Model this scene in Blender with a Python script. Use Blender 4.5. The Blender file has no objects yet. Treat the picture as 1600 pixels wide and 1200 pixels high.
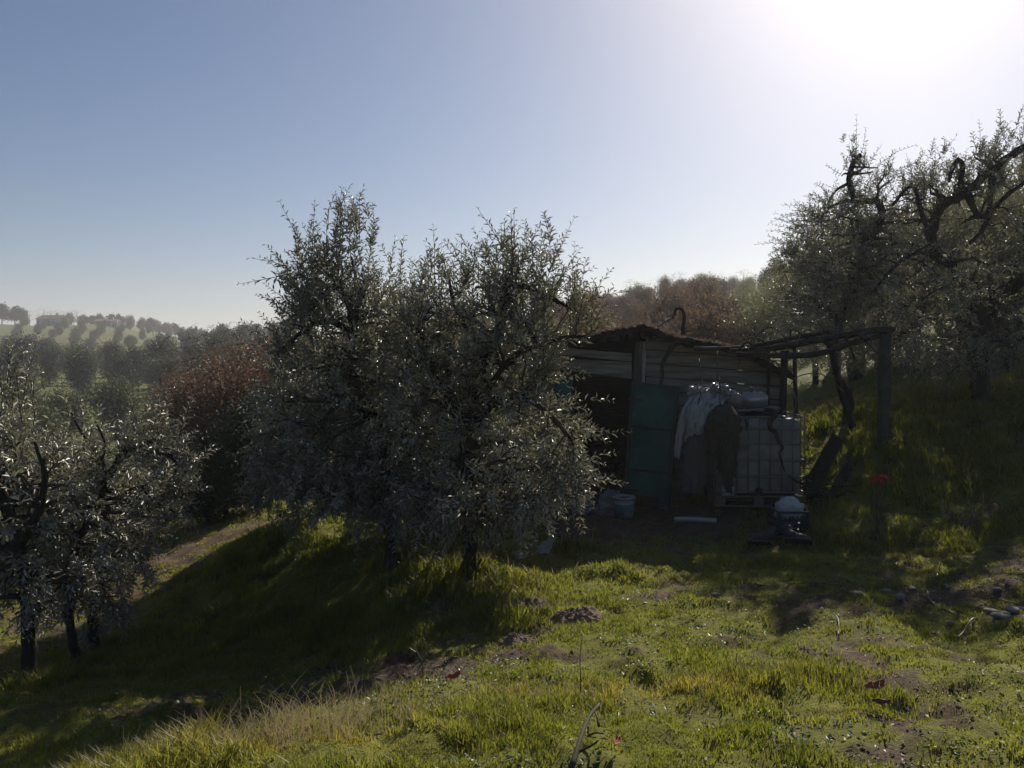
import bpy, bmesh, math, random
import numpy as np
from mathutils import Vector, Matrix
rng = np.random.default_rng(7)
random.seed(7)
R = math.radians
S = bpy.context.scene
COL = S.collection

# ------------------------------------------------------------------ camera
FPX, W0, H0 = 1200.0, 1600.0, 1200.0
PITCH = R(-2.15)
cam_d = bpy.data.cameras.new('camera')
cam_d.sensor_width = 36.0
cam_d.lens = 36.0 * FPX / W0
cam_d.clip_start = 0.05
cam_d.clip_end = 6000
cam = bpy.data.objects.new('camera', cam_d)
COL.objects.link(cam)
cam.location = (0, 0, 0)
cam.rotation_euler = (R(90) + PITCH, 0, 0)
S.camera = cam

# ------------------------------------------------------------------ sky, sun, exposure
SUN_EL, SUN_AZ = R(34), R(27)          # azimuth measured from +Y towards +X
sun_dir = Vector((math.sin(SUN_AZ) * math.cos(SUN_EL), math.cos(SUN_AZ) * math.cos(SUN_EL), math.sin(SUN_EL)))
world = bpy.data.worlds.new('World')
S.world = world
world.use_nodes = True
wn, wl = world.node_tree.nodes, world.node_tree.links
wn.clear()
w_out = wn.new('ShaderNodeOutputWorld')
w_bg = wn.new('ShaderNodeBackground')
sky = wn.new('ShaderNodeTexSky')
sky.sky_type = 'NISHITA'
sky.sun_disc = False
sky.sun_elevation = SUN_EL
sky.sun_rotation = SUN_AZ
sky.altitude = 200
sky.air_density = 0.8
sky.dust_density = 1.4
sky.ozone_density = 2.1
w_bg.inputs['Strength'].default_value = 0.05
w_hs = wn.new('ShaderNodeHueSaturation')
w_hs.inputs['Saturation'].default_value = 1.3
wl.new(sky.outputs[0], w_hs.inputs['Color'])
wl.new(w_hs.outputs[0], w_bg.inputs[0])
wl.new(w_bg.outputs[0], w_out.inputs[0])

sun_d = bpy.data.lights.new('sun', 'SUN')
sun_d.energy = 5.0
sun_d.angle = R(0.55)
sun_d.color = (1.0, 0.93, 0.82)
sun = bpy.data.objects.new('sun', sun_d)
COL.objects.link(sun)
sun.rotation_euler = (-sun_dir).to_track_quat('-Z', 'Y').to_euler()
sun.location = (20, 40, 60)

S.view_settings.view_transform = 'Standard'
S.view_settings.look = 'None'
S.view_settings.gamma = 1.0
S.view_settings.use_curve_mapping = False
S.view_settings.exposure = 0.55
S.cycles.use_denoising = True
S.cycles.max_bounces = 6
S.cycles.diffuse_bounces = 3
S.cycles.glossy_bounces = 2
S.cycles.transmission_bounces = 3
S.cycles.transparent_max_bounces = 4
S.cycles.caustics_reflective = False
S.cycles.caustics_refractive = False

# ------------------------------------------------------------------ helpers
CP, SP = math.cos(PITCH), math.sin(PITCH)
def ray(px, py):
    """world direction of a photograph pixel, scaled so that its forward (Y) length is 1"""
    cx, cz = (px - W0 / 2) / FPX, (H0 / 2 - py) / FPX
    y = CP - cz * SP
    z = SP + cz * CP
    return np.array([cx / y, 1.0, z / y])
def at(px, py, d):
    return ray(px, py) * d

def hash2(ix, iy, seed):
    ix = ix.astype(np.int64); iy = iy.astype(np.int64)
    h = (ix * 374761393 + iy * 668265263 + seed * 974711) & 0xffffffff
    h = ((h ^ (h >> 13)) * 1274126177) & 0xffffffff
    h = h ^ (h >> 16)
    return (h & 0xffff) / 65535.0
def vnoise(x, y, seed=0):
    x = np.asarray(x, float); y = np.asarray(y, float)
    ix, iy = np.floor(x), np.floor(y)
    fx, fy = x - ix, y - iy
    fx = fx * fx * (3 - 2 * fx); fy = fy * fy * (3 - 2 * fy)
    a = hash2(ix, iy, seed); b = hash2(ix + 1, iy, seed)
    c = hash2(ix, iy + 1, seed); d = hash2(ix + 1, iy + 1, seed)
    return (a * (1 - fx) + b * fx) * (1 - fy) + (c * (1 - fx) + d * fx) * fy
def fbm(x, y, seed=0, oct=3):
    s, a, t = 0, 1.0, 0
    for i in range(oct):
        s = s + a * vnoise(np.asarray(x) * 2 ** i + 17.3 * i, np.asarray(y) * 2 ** i - 9.1 * i, seed + i); t += a; a *= .5
    return s / t
def sstep(a, b, x):
    t = np.clip((x - a) / (b - a), 0, 1)
    return t * t * (3 - 2 * t)

def mesh_np(name, verts, faces, mats=(), mat_idx=None, smooth=False, attrs=None):
    """faces: list of (n,k) int arrays"""
    verts = np.asarray(verts, np.float32).reshape(-1, 3)
    faces = [np.asarray(f, np.int32) for f in faces if len(f)]
    me = bpy.data.meshes.new(name)
    me.vertices.add(len(verts)); me.vertices.foreach_set('co', verts.ravel())
    nl = sum(f.size for f in faces); npoly = sum(len(f) for f in faces)
    me.loops.add(nl); me.polygons.add(npoly)
    me.loops.foreach_set('vertex_index', np.concatenate([f.ravel() for f in faces]))
    tot = np.concatenate([np.full(len(f), f.shape[1], np.int32) for f in faces])
    start = np.concatenate([[0], np.cumsum(tot)[:-1]]).astype(np.int32)
    me.polygons.foreach_set('loop_start', start)
    if mat_idx is not None:
        me.polygons.foreach_set('material_index', np.asarray(mat_idx, np.int32))
    me.polygons.foreach_set('use_smooth', np.full(npoly, bool(smooth)))
    for m in mats: me.materials.append(m)
    if attrs:
        for k, v in attrs.items():
            a = me.attributes.new(k, 'FLOAT', 'POINT'); a.data.foreach_set('value', np.asarray(v, np.float32))
    me.update(calc_edges=True)
    return me

class MB:
    """collects verts and faces, builds one mesh object"""
    def __init__(s): s.v = []; s.f3 = []; s.f4 = []; s.n = 0
    def add(s, v, f):
        v = np.asarray(v, float).reshape(-1, 3); f = np.asarray(f, int)
        if len(f):
            (s.f4 if f.shape[1] == 4 else s.f3).append(f + s.n)
        s.v.append(v); s.n += len(v)
        return s
    def more(s, f):
        f = np.asarray(f, int); (s.f4 if f.shape[1] == 4 else s.f3).append(f); return s
    def box(s, c, size, rot=None, jit=0.0):
        hx, hy, hz = [q / 2 for q in size]
        v = np.array([[x, y, z] for z in (-hz, hz) for y in (-hy, hy) for x in (-hx, hx)], float)
        if jit: v += rng.uniform(-jit, jit, v.shape)
        if rot is not None: v = v @ np.array(rot).T
        v = v + np.asarray(c)
        return s.add(v, [[0, 2, 3, 1], [4, 5, 7, 6], [0, 1, 5, 4], [2, 6, 7, 3], [0, 4, 6, 2], [1, 3, 7, 5]])
    def tube(s, pts, rad, sides=6, cap=True, wob=0.0):
        pts = np.asarray(pts, float); n = len(pts)
        rad = np.broadcast_to(np.asarray(rad, float), (n,))
        t = np.gradient(pts, axis=0); t /= np.linalg.norm(t, axis=1)[:, None] + 1e-9
        ref = np.array([0, 0, 1.0]) if abs(t[0][2]) < .9 else np.array([1.0, 0, 0])
        u = np.cross(t[0], ref); u /= np.linalg.norm(u)
        vs = []
        ang = np.arange(sides) * 2 * np.pi / sides
        for i in range(n):
            u = u - t[i] * np.dot(u, t[i]); u /= np.linalg.norm(u) + 1e-9
            w = np.cross(t[i], u)
            rr = rad[i] * (1 + (rng.uniform(-wob, wob, sides) if wob else 0))
            vs.append(pts[i] + (np.cos(ang) * rr)[:, None] * u + (np.sin(ang) * rr)[:, None] * w)
        v = np.concatenate(vs)
        i0 = np.arange(n - 1)[:, None] * sides; k = np.arange(sides)[None, :]; k2 = (k + 1) % sides
        f = np.stack([i0 + k, i0 + k2, i0 + sides + k2, i0 + sides + k], -1).reshape(-1, 4)
        base = s.n
        s.add(v, f)
        if cap:
            for st, e in ((0, 0), ((n - 1) * sides, n - 1)):
                ci = s.n
                s.add([pts[e]], np.zeros((0, 3), int))
                kk = np.arange(sides)
                s.more(np.stack([base + st + kk, base + st + (kk + 1) % sides, np.full(sides, ci)], -1))
        return s
    def lathe(s, prof, sides=24, c=(0, 0, 0), cap=False):
        prof = np.asarray(prof, float); ang = np.arange(sides) * 2 * np.pi / sides
        v = np.stack([prof[:, 0][:, None] * np.cos(ang), prof[:, 0][:, None] * np.sin(ang), np.repeat(prof[:, 1][:, None], sides, 1)], -1).reshape(-1, 3) + np.asarray(c)
        n = len(prof)
        i0 = np.arange(n - 1)[:, None] * sides; k = np.arange(sides)[None, :]; k2 = (k + 1) % sides
        return s.add(v, np.stack([i0 + k, i0 + k2, i0 + sides + k2, i0 + sides + k], -1).reshape(-1, 4))
    def prism(s, poly, nrm, th):
        """poly: (n,3) planar outline; extruded by th along nrm"""
        poly = np.asarray(poly, float); n = len(poly); nrm = np.asarray(nrm, float)
        base = s.n
        s.add(np.concatenate([poly, poly + nrm * th]), np.zeros((0, 3), int))
        k = np.arange(n); k2 = (k + 1) % n
        s.more(np.stack([base + k, base + k2, base + n + k2, base + n + k], -1))
        for off, fl in ((0, 1), (n, 0)):
            for i in range(1, n - 1):
                tri = [base + off, base + off + i, base + off + i + 1]
                s.more([tri[::-1] if fl else tri])
        return s
    def grid(s, P):
        """P: (a,b,3) array of points"""
        a, b = P.shape[:2]
        i = np.arange(a - 1)[:, None] * b; j = np.arange(b - 1)[None, :]
        return s.add(P.reshape(-1, 3), np.stack([i + j, i + j + 1, i + b + j + 1, i + b + j], -1).reshape(-1, 4))
    def mesh(s, name, mat, smooth=False):
        fs = []
        if s.f4: fs.append(np.concatenate(s.f4))
        if s.f3: fs.append(np.concatenate(s.f3))
        return mesh_np(name, np.concatenate(s.v), fs, [mat] if mat else [], None, smooth)
    def build(s, name, mat, parent=None, smooth=False, bevel=0.0, solid=0.0, fix=True):
        me = s.mesh(name, mat, smooth)
        if fix:
            bm = bmesh.new(); bm.from_mesh(me); bmesh.ops.recalc_face_normals(bm, faces=bm.faces[:]); bm.to_mesh(me); bm.free()
        o = link(name, me, parent)
        if solid:
            m = o.modifiers.new('solid', 'SOLIDIFY'); m.thickness = solid
        if bevel:
            m = o.modifiers.new('bevel', 'BEVEL'); m.width = bevel; m.segments = 2; m.limit_method = 'ANGLE'
        return o

def link(name, data, parent=None):
    o = bpy.data.objects.new(name, data); COL.objects.link(o)
    if parent is not None: o.parent = parent
    return o
def empty(name, loc=(0, 0, 0), rz=0.0):
    o = bpy.data.objects.new(name, None); COL.objects.link(o)
    o.location = loc; o.rotation_euler = (0, 0, rz); o.empty_display_size = .1
    return o
def tag(o, label=None, cat=None, group=None, kind=None):
    if label: o['label'] = label
    if cat: o['category'] = cat
    if group: o['group'] = group
    if kind: o['kind'] = kind
    return o
def copy_tree(o, parent=None):
    c = o.copy(); COL.objects.link(c); c.parent = parent
    for ch in list(o.children): copy_tree(ch, c)
    return c
def spline(pts, n=4):
    """Catmull-Rom through pts"""
    p = np.asarray(pts, float)
    if len(p) < 3: return np.array([p[0] + (p[-1] - p[0]) * t for t in np.linspace(0, 1, n + 1)])
    q = np.concatenate([[2 * p[0] - p[1]], p, [2 * p[-1] - p[-2]]]); out = []
    for i in range(1, len(q) - 2):
        a, b, c, d = q[i - 1], q[i], q[i + 1], q[i + 2]
        for t in np.arange(n) / n:
            out.append(.5 * ((2 * b) + (c - a) * t + (2 * a - 5 * b + 4 * c - d) * t * t + (-a + 3 * b - 3 * c + d) * t ** 3))
    out.append(p[-1]); return np.array(out)
def unit(v):
    v = np.asarray(v, float); return v / (np.linalg.norm(v, axis=-1, keepdims=True) + 1e-9)

# ------------------------------------------------------------------ materials
def mat(name, col, rough=.8, var=.25, scale=8.0, bump=0.0, bscale=40.0, spec=.3, metal=0.0, col2=None, thr=(.45, .6), transl=0.0, attr=None, trcol=None, stretch=None):
    m = bpy.data.materials.new(name); m.use_nodes = True
    nt = m.node_tree; N, L = nt.nodes, nt.links
    b = N['Principled BSDF']
    b.inputs['Roughness'].default_value = rough
    b.inputs['Specular IOR Level'].default_value = spec
    b.inputs['Metallic'].default_value = metal
    tc = N.new('ShaderNodeTexCoord'); src = tc.outputs['Object']
    if stretch:
        mp = N.new('ShaderNodeMapping'); mp.inputs['Scale'].default_value = stretch; L.new(src, mp.inputs['Vector']); src = mp.outputs['Vector']
    nz = N.new('ShaderNodeTexNoise'); nz.inputs['Scale'].default_value = scale; nz.inputs['Detail'].default_value = 6; nz.inputs['Roughness'].default_value = .65
    L.new(src, nz.inputs['Vector'])
    out = None
    base = N.new('ShaderNodeRGB'); base.outputs[0].default_value = (*col, 1); out = base.outputs[0]
    if col2:
        n2 = N.new('ShaderNodeTexNoise'); n2.inputs['Scale'].default_value = scale * .45; n2.inputs['Detail'].default_value = 5
        L.new(src, n2.inputs['Vector'])
        mr = N.new('ShaderNodeMapRange'); mr.inputs[1].default_value, mr.inputs[2].default_value = thr; L.new(n2.outputs['Fac'], mr.inputs[0])
        mx = N.new('ShaderNodeMix'); mx.data_type = 'RGBA'; L.new(mr.outputs[0], mx.inputs[0]); L.new(out, mx.inputs[6]); mx.inputs[7].default_value = (*col2, 1); out = mx.outputs[2]
    if attr:      # tone attribute: multiplies value, second colour at 1
        at_ = N.new('ShaderNodeAttribute'); at_.attribute_name = 'tone'
        mx = N.new('ShaderNodeMix'); mx.data_type = 'RGBA'; L.new(at_.outputs['Fac'], mx.inputs[0]); L.new(out, mx.inputs[6]); mx.inputs[7].default_value = (*attr, 1); out = mx.outputs[2]
    if var:
        mr = N.new('ShaderNodeMapRange'); mr.inputs[1].default_value, mr.inputs[2].default_value = .25, .75; mr.inputs[3].default_value, mr.inputs[4].default_value = 1 - var, 1 + var
        L.new(nz.outputs['Fac'], mr.inputs[0])
        vm = N.new('ShaderNodeVectorMath'); vm.operation = 'SCALE'; L.new(out, vm.inputs[0]); L.new(mr.outputs[0], vm.inputs['Scale']); out = vm.outputs[0]
    L.new(out, b.inputs['Base Color'])
    if bump:
        nb = N.new('ShaderNodeTexNoise'); nb.inputs['Scale'].default_value = bscale; nb.inputs['Detail'].default_value = 6; nb.inputs['Roughness'].default_value = .7; L.new(src, nb.inputs['Vector'])
        bp = N.new('ShaderNodeBump'); bp.inputs['Strength'].default_value = bump; bp.inputs['Distance'].default_value = .02
        L.new(nb.outputs['Fac'], bp.inputs['Height']); L.new(bp.outputs[0], b.inputs['Normal'])
    if transl:
        tr = N.new('ShaderNodeBsdfTranslucent'); ms = N.new('ShaderNodeMixShader'); ms.inputs[0].default_value = transl
        if trcol:
            vm2 = N.new('ShaderNodeVectorMath'); vm2.operation = 'MULTIPLY'; L.new(out, vm2.inputs[0]); vm2.inputs[1].default_value = trcol; L.new(vm2.outputs[0], tr.inputs[0])
        else: L.new(out, tr.inputs[0])
        L.new(b.outputs[0], ms.inputs[1]); L.new(tr.outputs[0], ms.inputs[2]); L.new(ms.outputs[0], N['Material Output'].inputs['Surface'])
    return m

M = {}
M['olive'] = mat('olive_leaf', (.145, .14, .094), .54, .2, 3, spec=1.0, attr=(.38, .365, .29), transl=.22, trcol=(1.0, 1.0, .72))
M['olive_far'] = mat('olive_leaf_far', (.14, .127, .085), .52, .25, .8, spec=1.0, attr=(.33, .3, .235), transl=.22, trcol=(1.2, 1.4, .6))
for _k in ('olive', 'olive_far'): M[_k].node_tree.nodes['Principled BSDF'].inputs['IOR'].default_value = 1.8      # waxy leaf skin
M['olive_valley'] = mat('olive_leaf_valley', (.085, .092, .055), .6, .25, .6, spec=.3, attr=(.15, .15, .10), transl=.15, trcol=(1.2, 1.4, .6))
M['evergreen'] = mat('evergreen_leaf', (.035, .05, .025), .55, .25, .8, spec=.3, attr=(.07, .08, .04), transl=.1)
M['oak_dry'] = mat('dry_oak_leaf', (.115, .074, .05), .65, .3, 1.5, spec=.25, attr=(.2, .13, .09), transl=.2, trcol=(1.2, 1, .8))
M['scrub'] = mat('dry_scrub', (.14, .095, .06), .8, .3, 1.5, spec=.15, attr=(.24, .16, .1), transl=.25)
M['bark'] = mat('olive_bark', (.035, .031, .026), .95, .4, 9, bump=.9, bscale=22, spec=.1, col2=(.07, .066, .055), thr=(.55, .7), stretch=(1, 1, .4))
M['twig'] = mat('twig_bark', (.06, .055, .042), .8, .2, 6, spec=.2)
M['bare_twig'] = mat('bare_twig', (.13, .11, .085), .8, .25, 3, spec=.15)
M['cane'] = mat('vine_cane', (.11, .095, .072), .5, .3, 10, spec=.4)
M['wood'] = mat('weathered_wood', (.25, .225, .192), .85, .45, 5, bump=.5, bscale=18, spec=.15, col2=(.15, .132, .11), thr=(.42, .62), stretch=(.5, .5, 5))
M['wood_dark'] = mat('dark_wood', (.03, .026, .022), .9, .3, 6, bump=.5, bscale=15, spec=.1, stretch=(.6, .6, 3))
M['wood_pale'] = mat('pale_post_wood', (.36, .345, .31), .85, .25, 6, bump=.5, bscale=18, spec=.15, col2=(.08, .075, .065), stretch=(3, 3, .5))
M['rust'] = mat('rusty_sheet', (.085, .05, .034), .85, .35, 7, bump=.4, bscale=30, spec=.2, col2=(.05, .044, .04))
M['teal'] = mat('teal_painted_metal', (.015, .125, .113), .55, .25, 4, bump=.15, bscale=30, spec=.35, col2=(.018, .05, .05), thr=(.45, .65))
M['teal_d'] = mat('teal_frame_dark', (.018, .06, .06), .6, .3, 8, spec=.3)
M['tank'] = mat('tank_plastic', (.24, .23, .2), .45, .18, 5, bump=.1, bscale=8, spec=.35, col2=(.13, .12, .095), thr=(.42, .66), transl=.05)
M['galv'] = mat('galvanised_tube', (.16, .16, .15), .5, .25, 25, spec=.5, metal=.5)
M['pallet'] = mat('pallet_wood', (.14, .12, .095), .9, .3, 9, bump=.5, bscale=30, spec=.1)
M['sheet'] = mat('white_plastic_sheet', (.34, .345, .35), .35, .3, 6, bump=.3, bscale=14, spec=.45, transl=.25)
M['net'] = mat('grey_net_cloth', (.075, .078, .075), .85, .25, 30, bump=.3, bscale=60, spec=.15, transl=.1)
M['net_brown'] = mat('brown_harvest_net', (.055, .05, .04), .9, .35, 40, bump=.5, bscale=70, spec=.1, transl=.08)
M['alu'] = mat('dull_metal', (.32, .32, .32), .35, .15, 6, bump=.1, bscale=12, spec=.5, metal=.6)
M['bucket'] = mat('white_bucket_plastic', (.28, .285, .28), .5, .12, 9, spec=.35)
M['label'] = mat('bucket_print', (.03, .15, .15), .5, .1, 7, spec=.3, col2=(.22, .23, .23), thr=(.52, .55))
M['bag'] = mat('crumpled_plastic', (.2, .2, .21), .4, .15, 9, bump=.3, bscale=30, spec=.45, col2=(.3, .12, .1), thr=(.62, .68), transl=.15)
M['crate'] = mat('blue_crate_plastic', (.012, .04, .06), .5, .2, 9, spec=.35)
M['sack'] = mat('white_sack', (.42, .42, .4), .7, .1, 14, bump=.35, bscale=40, spec=.2, transl=.1)
M['black'] = mat('black_rubber', (.018, .018, .018), .45, .3, 14, bump=.3, bscale=40, spec=.4)
M['red'] = mat('red_tape', (.55, .03, .018), .4, .1, 12, spec=.4, transl=.4, trcol=(1.6, 1.1, 1))
M['pvc'] = mat('pvc_pipe', (.3, .3, .29), .45, .15, 12, spec=.35)
M['concrete'] = mat('mossy_concrete', (.07, .07, .06), .9, .25, 7, bump=.5, bscale=30, spec=.15, col2=(.04, .05, .035), thr=(.45, .65))
M['soil'] = mat('molehill_soil', (.19, .135, .1), .95, .3, 14, bump=.9, bscale=60, spec=.1)
M['stone'] = mat('grey_stone', (.22, .2, .175), .85, .25, 9, bump=.5, bscale=40, spec=.2, col2=(.13, .12, .1))
M['terracotta'] = mat('terracotta', (.27, .1, .055), .85, .25, 20, bump=.3, bscale=50, spec=.15)
M['dryleaf'] = mat('dry_brown_leaf', (.2, .08, .04), .6, .25, 14, spec=.3, transl=.2)
M['straw'] = mat('dry_straw', (.33, .27, .15), .7, .2, 8, spec=.2, transl=.25)
M['grass'] = mat('grass_blades', (.13, .14, .02), .5, .42, 2.2, spec=.35, attr=(.26, .2, .065), transl=.5, trcol=(1.5, 1.6, .8))
M['weed'] = mat('weed_leaves', (.04, .065, .016), .45, .35, 2.5, spec=.4, attr=(.11, .125, .028), transl=.3, trcol=(1.5, 1.7, .6))
M['litter'] = mat('fallen_olive_leaves', (.16, .14, .11), .55, .3, 14, spec=.3, attr=(.3, .27, .22))
M['house_wall'] = mat('far_house_wall', (.32, .31, .3), .9, .1, .4)
M['house_blue'] = mat('far_house_side', (.26, .3, .34), .9, .1, .4)
M['house_roof'] = mat('far_house_roof', (.13, .085, .065), .9, .2, .6)
M['glass'] = mat('dark_window', (.03, .035, .04), .2, .1, 1, spec=.5)

def ground_material():
    m = bpy.data.materials.new('ground_soil_and_moss'); m.use_nodes = True
    N, L = m.node_tree.nodes, m.node_tree.links
    b = N['Principled BSDF']; b.inputs['Roughness'].default_value = .95; b.inputs['Specular IOR Level'].default_value = .12
    tc = N.new('ShaderNodeTexCoord')
    def noise(s, d=6, r=.65):
        n = N.new('ShaderNodeTexNoise'); n.inputs['Scale'].default_value = s; n.inputs['Detail'].default_value = d; n.inputs['Roughness'].default_value = r
        L.new(tc.outputs['Object'], n.inputs['Vector']); return n.outputs['Fac']
    def mapr(x, a, c, lo=0, hi=1):
        q = N.new('ShaderNodeMapRange'); q.inputs[1].default_value, q.inputs[2].default_value, q.inputs[3].default_value, q.inputs[4].default_value = a, c, lo, hi
        L.new(x, q.inputs[0]); return q.outputs[0]
    def mix(f, a, c):
        q = N.new('ShaderNodeMix'); q.data_type = 'RGBA'
        L.new(f, q.inputs[0])
        for s, i in ((a, 6), (c, 7)):
            if isinstance(s, tuple): q.inputs[i].default_value = (*s, 1)
            else: L.new(s, q.inputs[i])
        return q.outputs[2]
    soil = mix(mapr(noise(9), .35, .65), (.055, .038, .024), (.12, .085, .055))
    soil = mix(mapr(noise(45, 4), .6, .72), soil, (.19, .165, .135))
    moss = mix(mapr(noise(3.2), .35, .65), (.095, .1, .018), (.17, .165, .032))
    a = N.new('ShaderNodeAttribute'); a.attribute_name = 'green'
    ad = N.new('ShaderNodeMath'); ad.operation = 'ADD'; L.new(a.outputs['Fac'], ad.inputs[0]); L.new(mapr(noise(2.2, 8, .7), .3, .7, -.45, .45), ad.inputs[1])
    near = mix(mapr(ad.outputs[0], .35, .65), soil, moss)
    far_g = mix(mapr(noise(.09, 8, .7), .35, .65), (.085, .1, .024), (.125, .138, .032))
    far_g = mix(mapr(noise(.03, 6, .6), .6, .66), far_g, (.14, .11, .055))
    a2 = N.new('ShaderNodeAttribute'); a2.attribute_name = 'far'
    allc = mix(a2.outputs['Fac'], near, far_g)
    a3 = N.new('ShaderNodeAttribute'); a3.attribute_name = 'ochre'
    allc = mix(a3.outputs['Fac'], allc, (.13, .08, .045))
    L.new(allc, b.inputs['Base Color'])
    bp = N.new('ShaderNodeBump'); bp.inputs['Strength'].default_value = .9; bp.inputs['Distance'].default_value = .03
    L.new(noise(28, 8, .7), bp.inputs['Height']); L.new(bp.outputs[0], b.inputs['Normal'])
    return m
M['ground'] = ground_material()

# ------------------------------------------------------------------ terrain
CTRL_PX = [
 (800,1200,2.95),(1000,1200,2.95),(1200,1200,2.95),(1600,1200,2.9),(2000,1150,3.2),(600,1195,2.9),
 (330,1190,2.95),(450,1150,3.3),(560,1110,3.9),(640,1075,4.6),
 (100,1190,4.3),(0,1100,5.6),(200,1100,5.4),(330,1168,4.3),(450,1110,5.0),(560,1070,5.3),
 (700,1030,5.6),(600,960,7.3),(500,1000,7.2),(350,1000,8.0),(120,1045,7.6),(40,1065,7.2),
 (300,930,9.5),(300,850,13),(330,780,18),(220,820,16),(440,840,10.3),(480,820,11),(380,930,9),(650,850,9),(560,830,10.5),
 (760,900,8),(800,960,6.8),(900,1000,5.6),(900,870,8.6),(1050,870,8.6),(1250,850,9),(1000,803,11.0),(1180,800,10.5),(900,800,11.2),(1000,790,12.2),
 (1250,1000,5.3),(1250,1100,3.9),(1000,1100,3.9),(800,1100,3.95),(1600,1000,5.1),(1600,900,7),(1400,900,7.6),(1400,850,9),(1560,820,9),
 (1350,805,10),(1480,770,10.2),(1400,690,11.3),(1550,665,11.5),(1700,640,11.5),(1270,660,13.5),(1270,730,11.8),(1530,625,13),(1600,580,16),(1450,572,18),(1280,628,17),
 (1050,760,13),(1000,700,16),(700,770,15),(450,760,20),(900,640,26),(1050,575,36),(1050,520,62),(1050,484,92),(1050,468,115),(1050,500,200),
 (900,492,115),(900,560,50),(750,505,115),(750,610,40),(600,535,120),(450,545,125),(600,640,40),(450,650,45),(1300,530,34),(1600,500,28),(1300,452,110),(1600,380,90),
 (1900,350,70),(1900,480,22),
 (250,730,32),(150,740,30),(150,655,58),(230,640,65),(50,660,60),(330,660,55),(200,615,82),(50,600,90),(100,590,120),(320,585,110),
 (150,552,190),(20,552,190),(150,522,270),(20,525,250),(150,507,330),(20,507,320),(250,525,300),(330,545,300),(150,530,420),
 (215,508,520),(170,512,520),(260,525,520),(330,530,600),(430,530,600),(600,520,600),(215,530,800),
 (-300,640,60),(-300,560,190),(-300,515,320),(-300,800,20),(-200,1150,5),(-300,1000,9),
]
CTRL_XY = [(0,0,-1.5),(2,0,-1.4),(-2,.5,-1.75),(0,-5,-1.4),(8,-5,-.8),(-8,-5,-3),(0,-30,-1),(14,2,-.4),(25,5,1.5),(-20,0,-5),(-60,0,-8),(60,0,6),(0,-200,0),(-200,0,-5),(200,0,20),
           (0,-1500,10),(-1500,0,10),(1500,0,40),(300,1500,30),(-500,1500,20),(1200,1200,40),(-1200,1200,10)]
_C = np.array([at(*c) for c in CTRL_PX] + [list(c) for c in CTRL_XY], float)
def _warp(x, y):
    r = np.hypot(x, y) + 1e-6
    k = np.log1p(r / 3.0) * 3.0 / r
    return x * k, y * k, r
def _phi(d2):
    return np.where(d2 > 1e-12, .5 * d2 * np.log(d2 + 1e-12), 0)
_cx, _cy, _cr = _warp(_C[:, 0], _C[:, 1])
_q = _C[:, 2] / (_cr + 3.0)
_n = len(_C)
_A = np.zeros((_n + 3, _n + 3))
_A[:_n, :_n] = _phi((_cx[:, None] - _cx) ** 2 + (_cy[:, None] - _cy) ** 2) + np.eye(_n) * .012
_A[:_n, _n] = 1; _A[:_n, _n + 1] = _cx; _A[:_n, _n + 2] = _cy; _A[_n:, :_n] = _A[:_n, _n:].T
_wts = np.linalg.solve(_A, np.concatenate([_q, [0, 0, 0]]))
def base_z(x, y):
    x = np.asarray(x, float); y = np.asarray(y, float); sh = x.shape
    x = x.ravel(); y = y.ravel(); out = np.empty(len(x))
    for i in range(0, len(x), 20000):
        wx, wy, r = _warp(x[i:i + 20000], y[i:i + 20000])
        K = _phi((wx[:, None] - _cx) ** 2 + (wy[:, None] - _cy) ** 2)
        out[i:i + 20000] = (K @ _wts[:_n] + _wts[_n] + _wts[_n + 1] * wx + _wts[_n + 2] * wy) * (r + 3.0)
    rr = np.hypot(x, y); k = sstep(700, 1500, rr)
    out = out * (1 - k) + k * np.clip(out, -6, 12)
    return out.reshape(sh)
# a fast table for repeated look-ups near the camera
_TX = np.linspace(-22, 22, 331); _TY = np.linspace(-3, 30, 249)
_TZ = base_z(*np.meshgrid(_TX, _TY))
def bumps(x, y):
    r = np.hypot(x, y)
    f = 1 - sstep(14, 30, r)
    return f * ((fbm(x * 1.6, y * 1.6, 3) - .5) * .13 + (fbm(x * 5, y * 5, 5) - .5) * .12 + (vnoise(x * 13, y * 13, 8) - .5) * .032 * (1 - sstep(6, 10, r))) + sstep(30, 120, r) * (fbm(x * .05, y * .05, 9) - .5) * 1.2
def gz(x, y):
    x = np.asarray(x, float); y = np.asarray(y, float)
    inside = (x > -21.9) & (x < 21.9) & (y > -2.9) & (y < 29.9)
    u = np.clip((x + 22) / 44 * 330, 0, 329.999); v = np.clip((y + 3) / 33 * 248, 0, 247.999)
    i, j = u.astype(int), v.astype(int); fu, fv = u - i, v - j
    z = (_TZ[j, i] * (1 - fu) + _TZ[j, i + 1] * fu) * (1 - fv) + (_TZ[j + 1, i] * (1 - fu) + _TZ[j + 1, i + 1] * fu) * fv
    if not np.all(inside):
        z = np.where(inside, z, base_z(x, y))
    return z + bumps(x, y)
def g1(x, y): return float(gz(np.array([x]), np.array([y]))[0])
def gp(px, py, dmin=2.0, dmax=700.0):
    """ground point seen at a photograph pixel (first hit after dmin)"""
    d = dmin * (dmax / dmin) ** np.linspace(0, 1, 900); r = ray(px, py)
    z = gz(r[0] * d, d); below = np.nonzero(r[2] * d <= z)[0]
    k = d[below[0]] if len(below) else dmax
    p = r * k; p[2] = g1(p[0], p[1]); return p
def gd(px, d):
    """ground point at column px and forward distance d"""
    x = (px - 800) / FPX * d
    return np.array([x, d, g1(x, d)])

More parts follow.
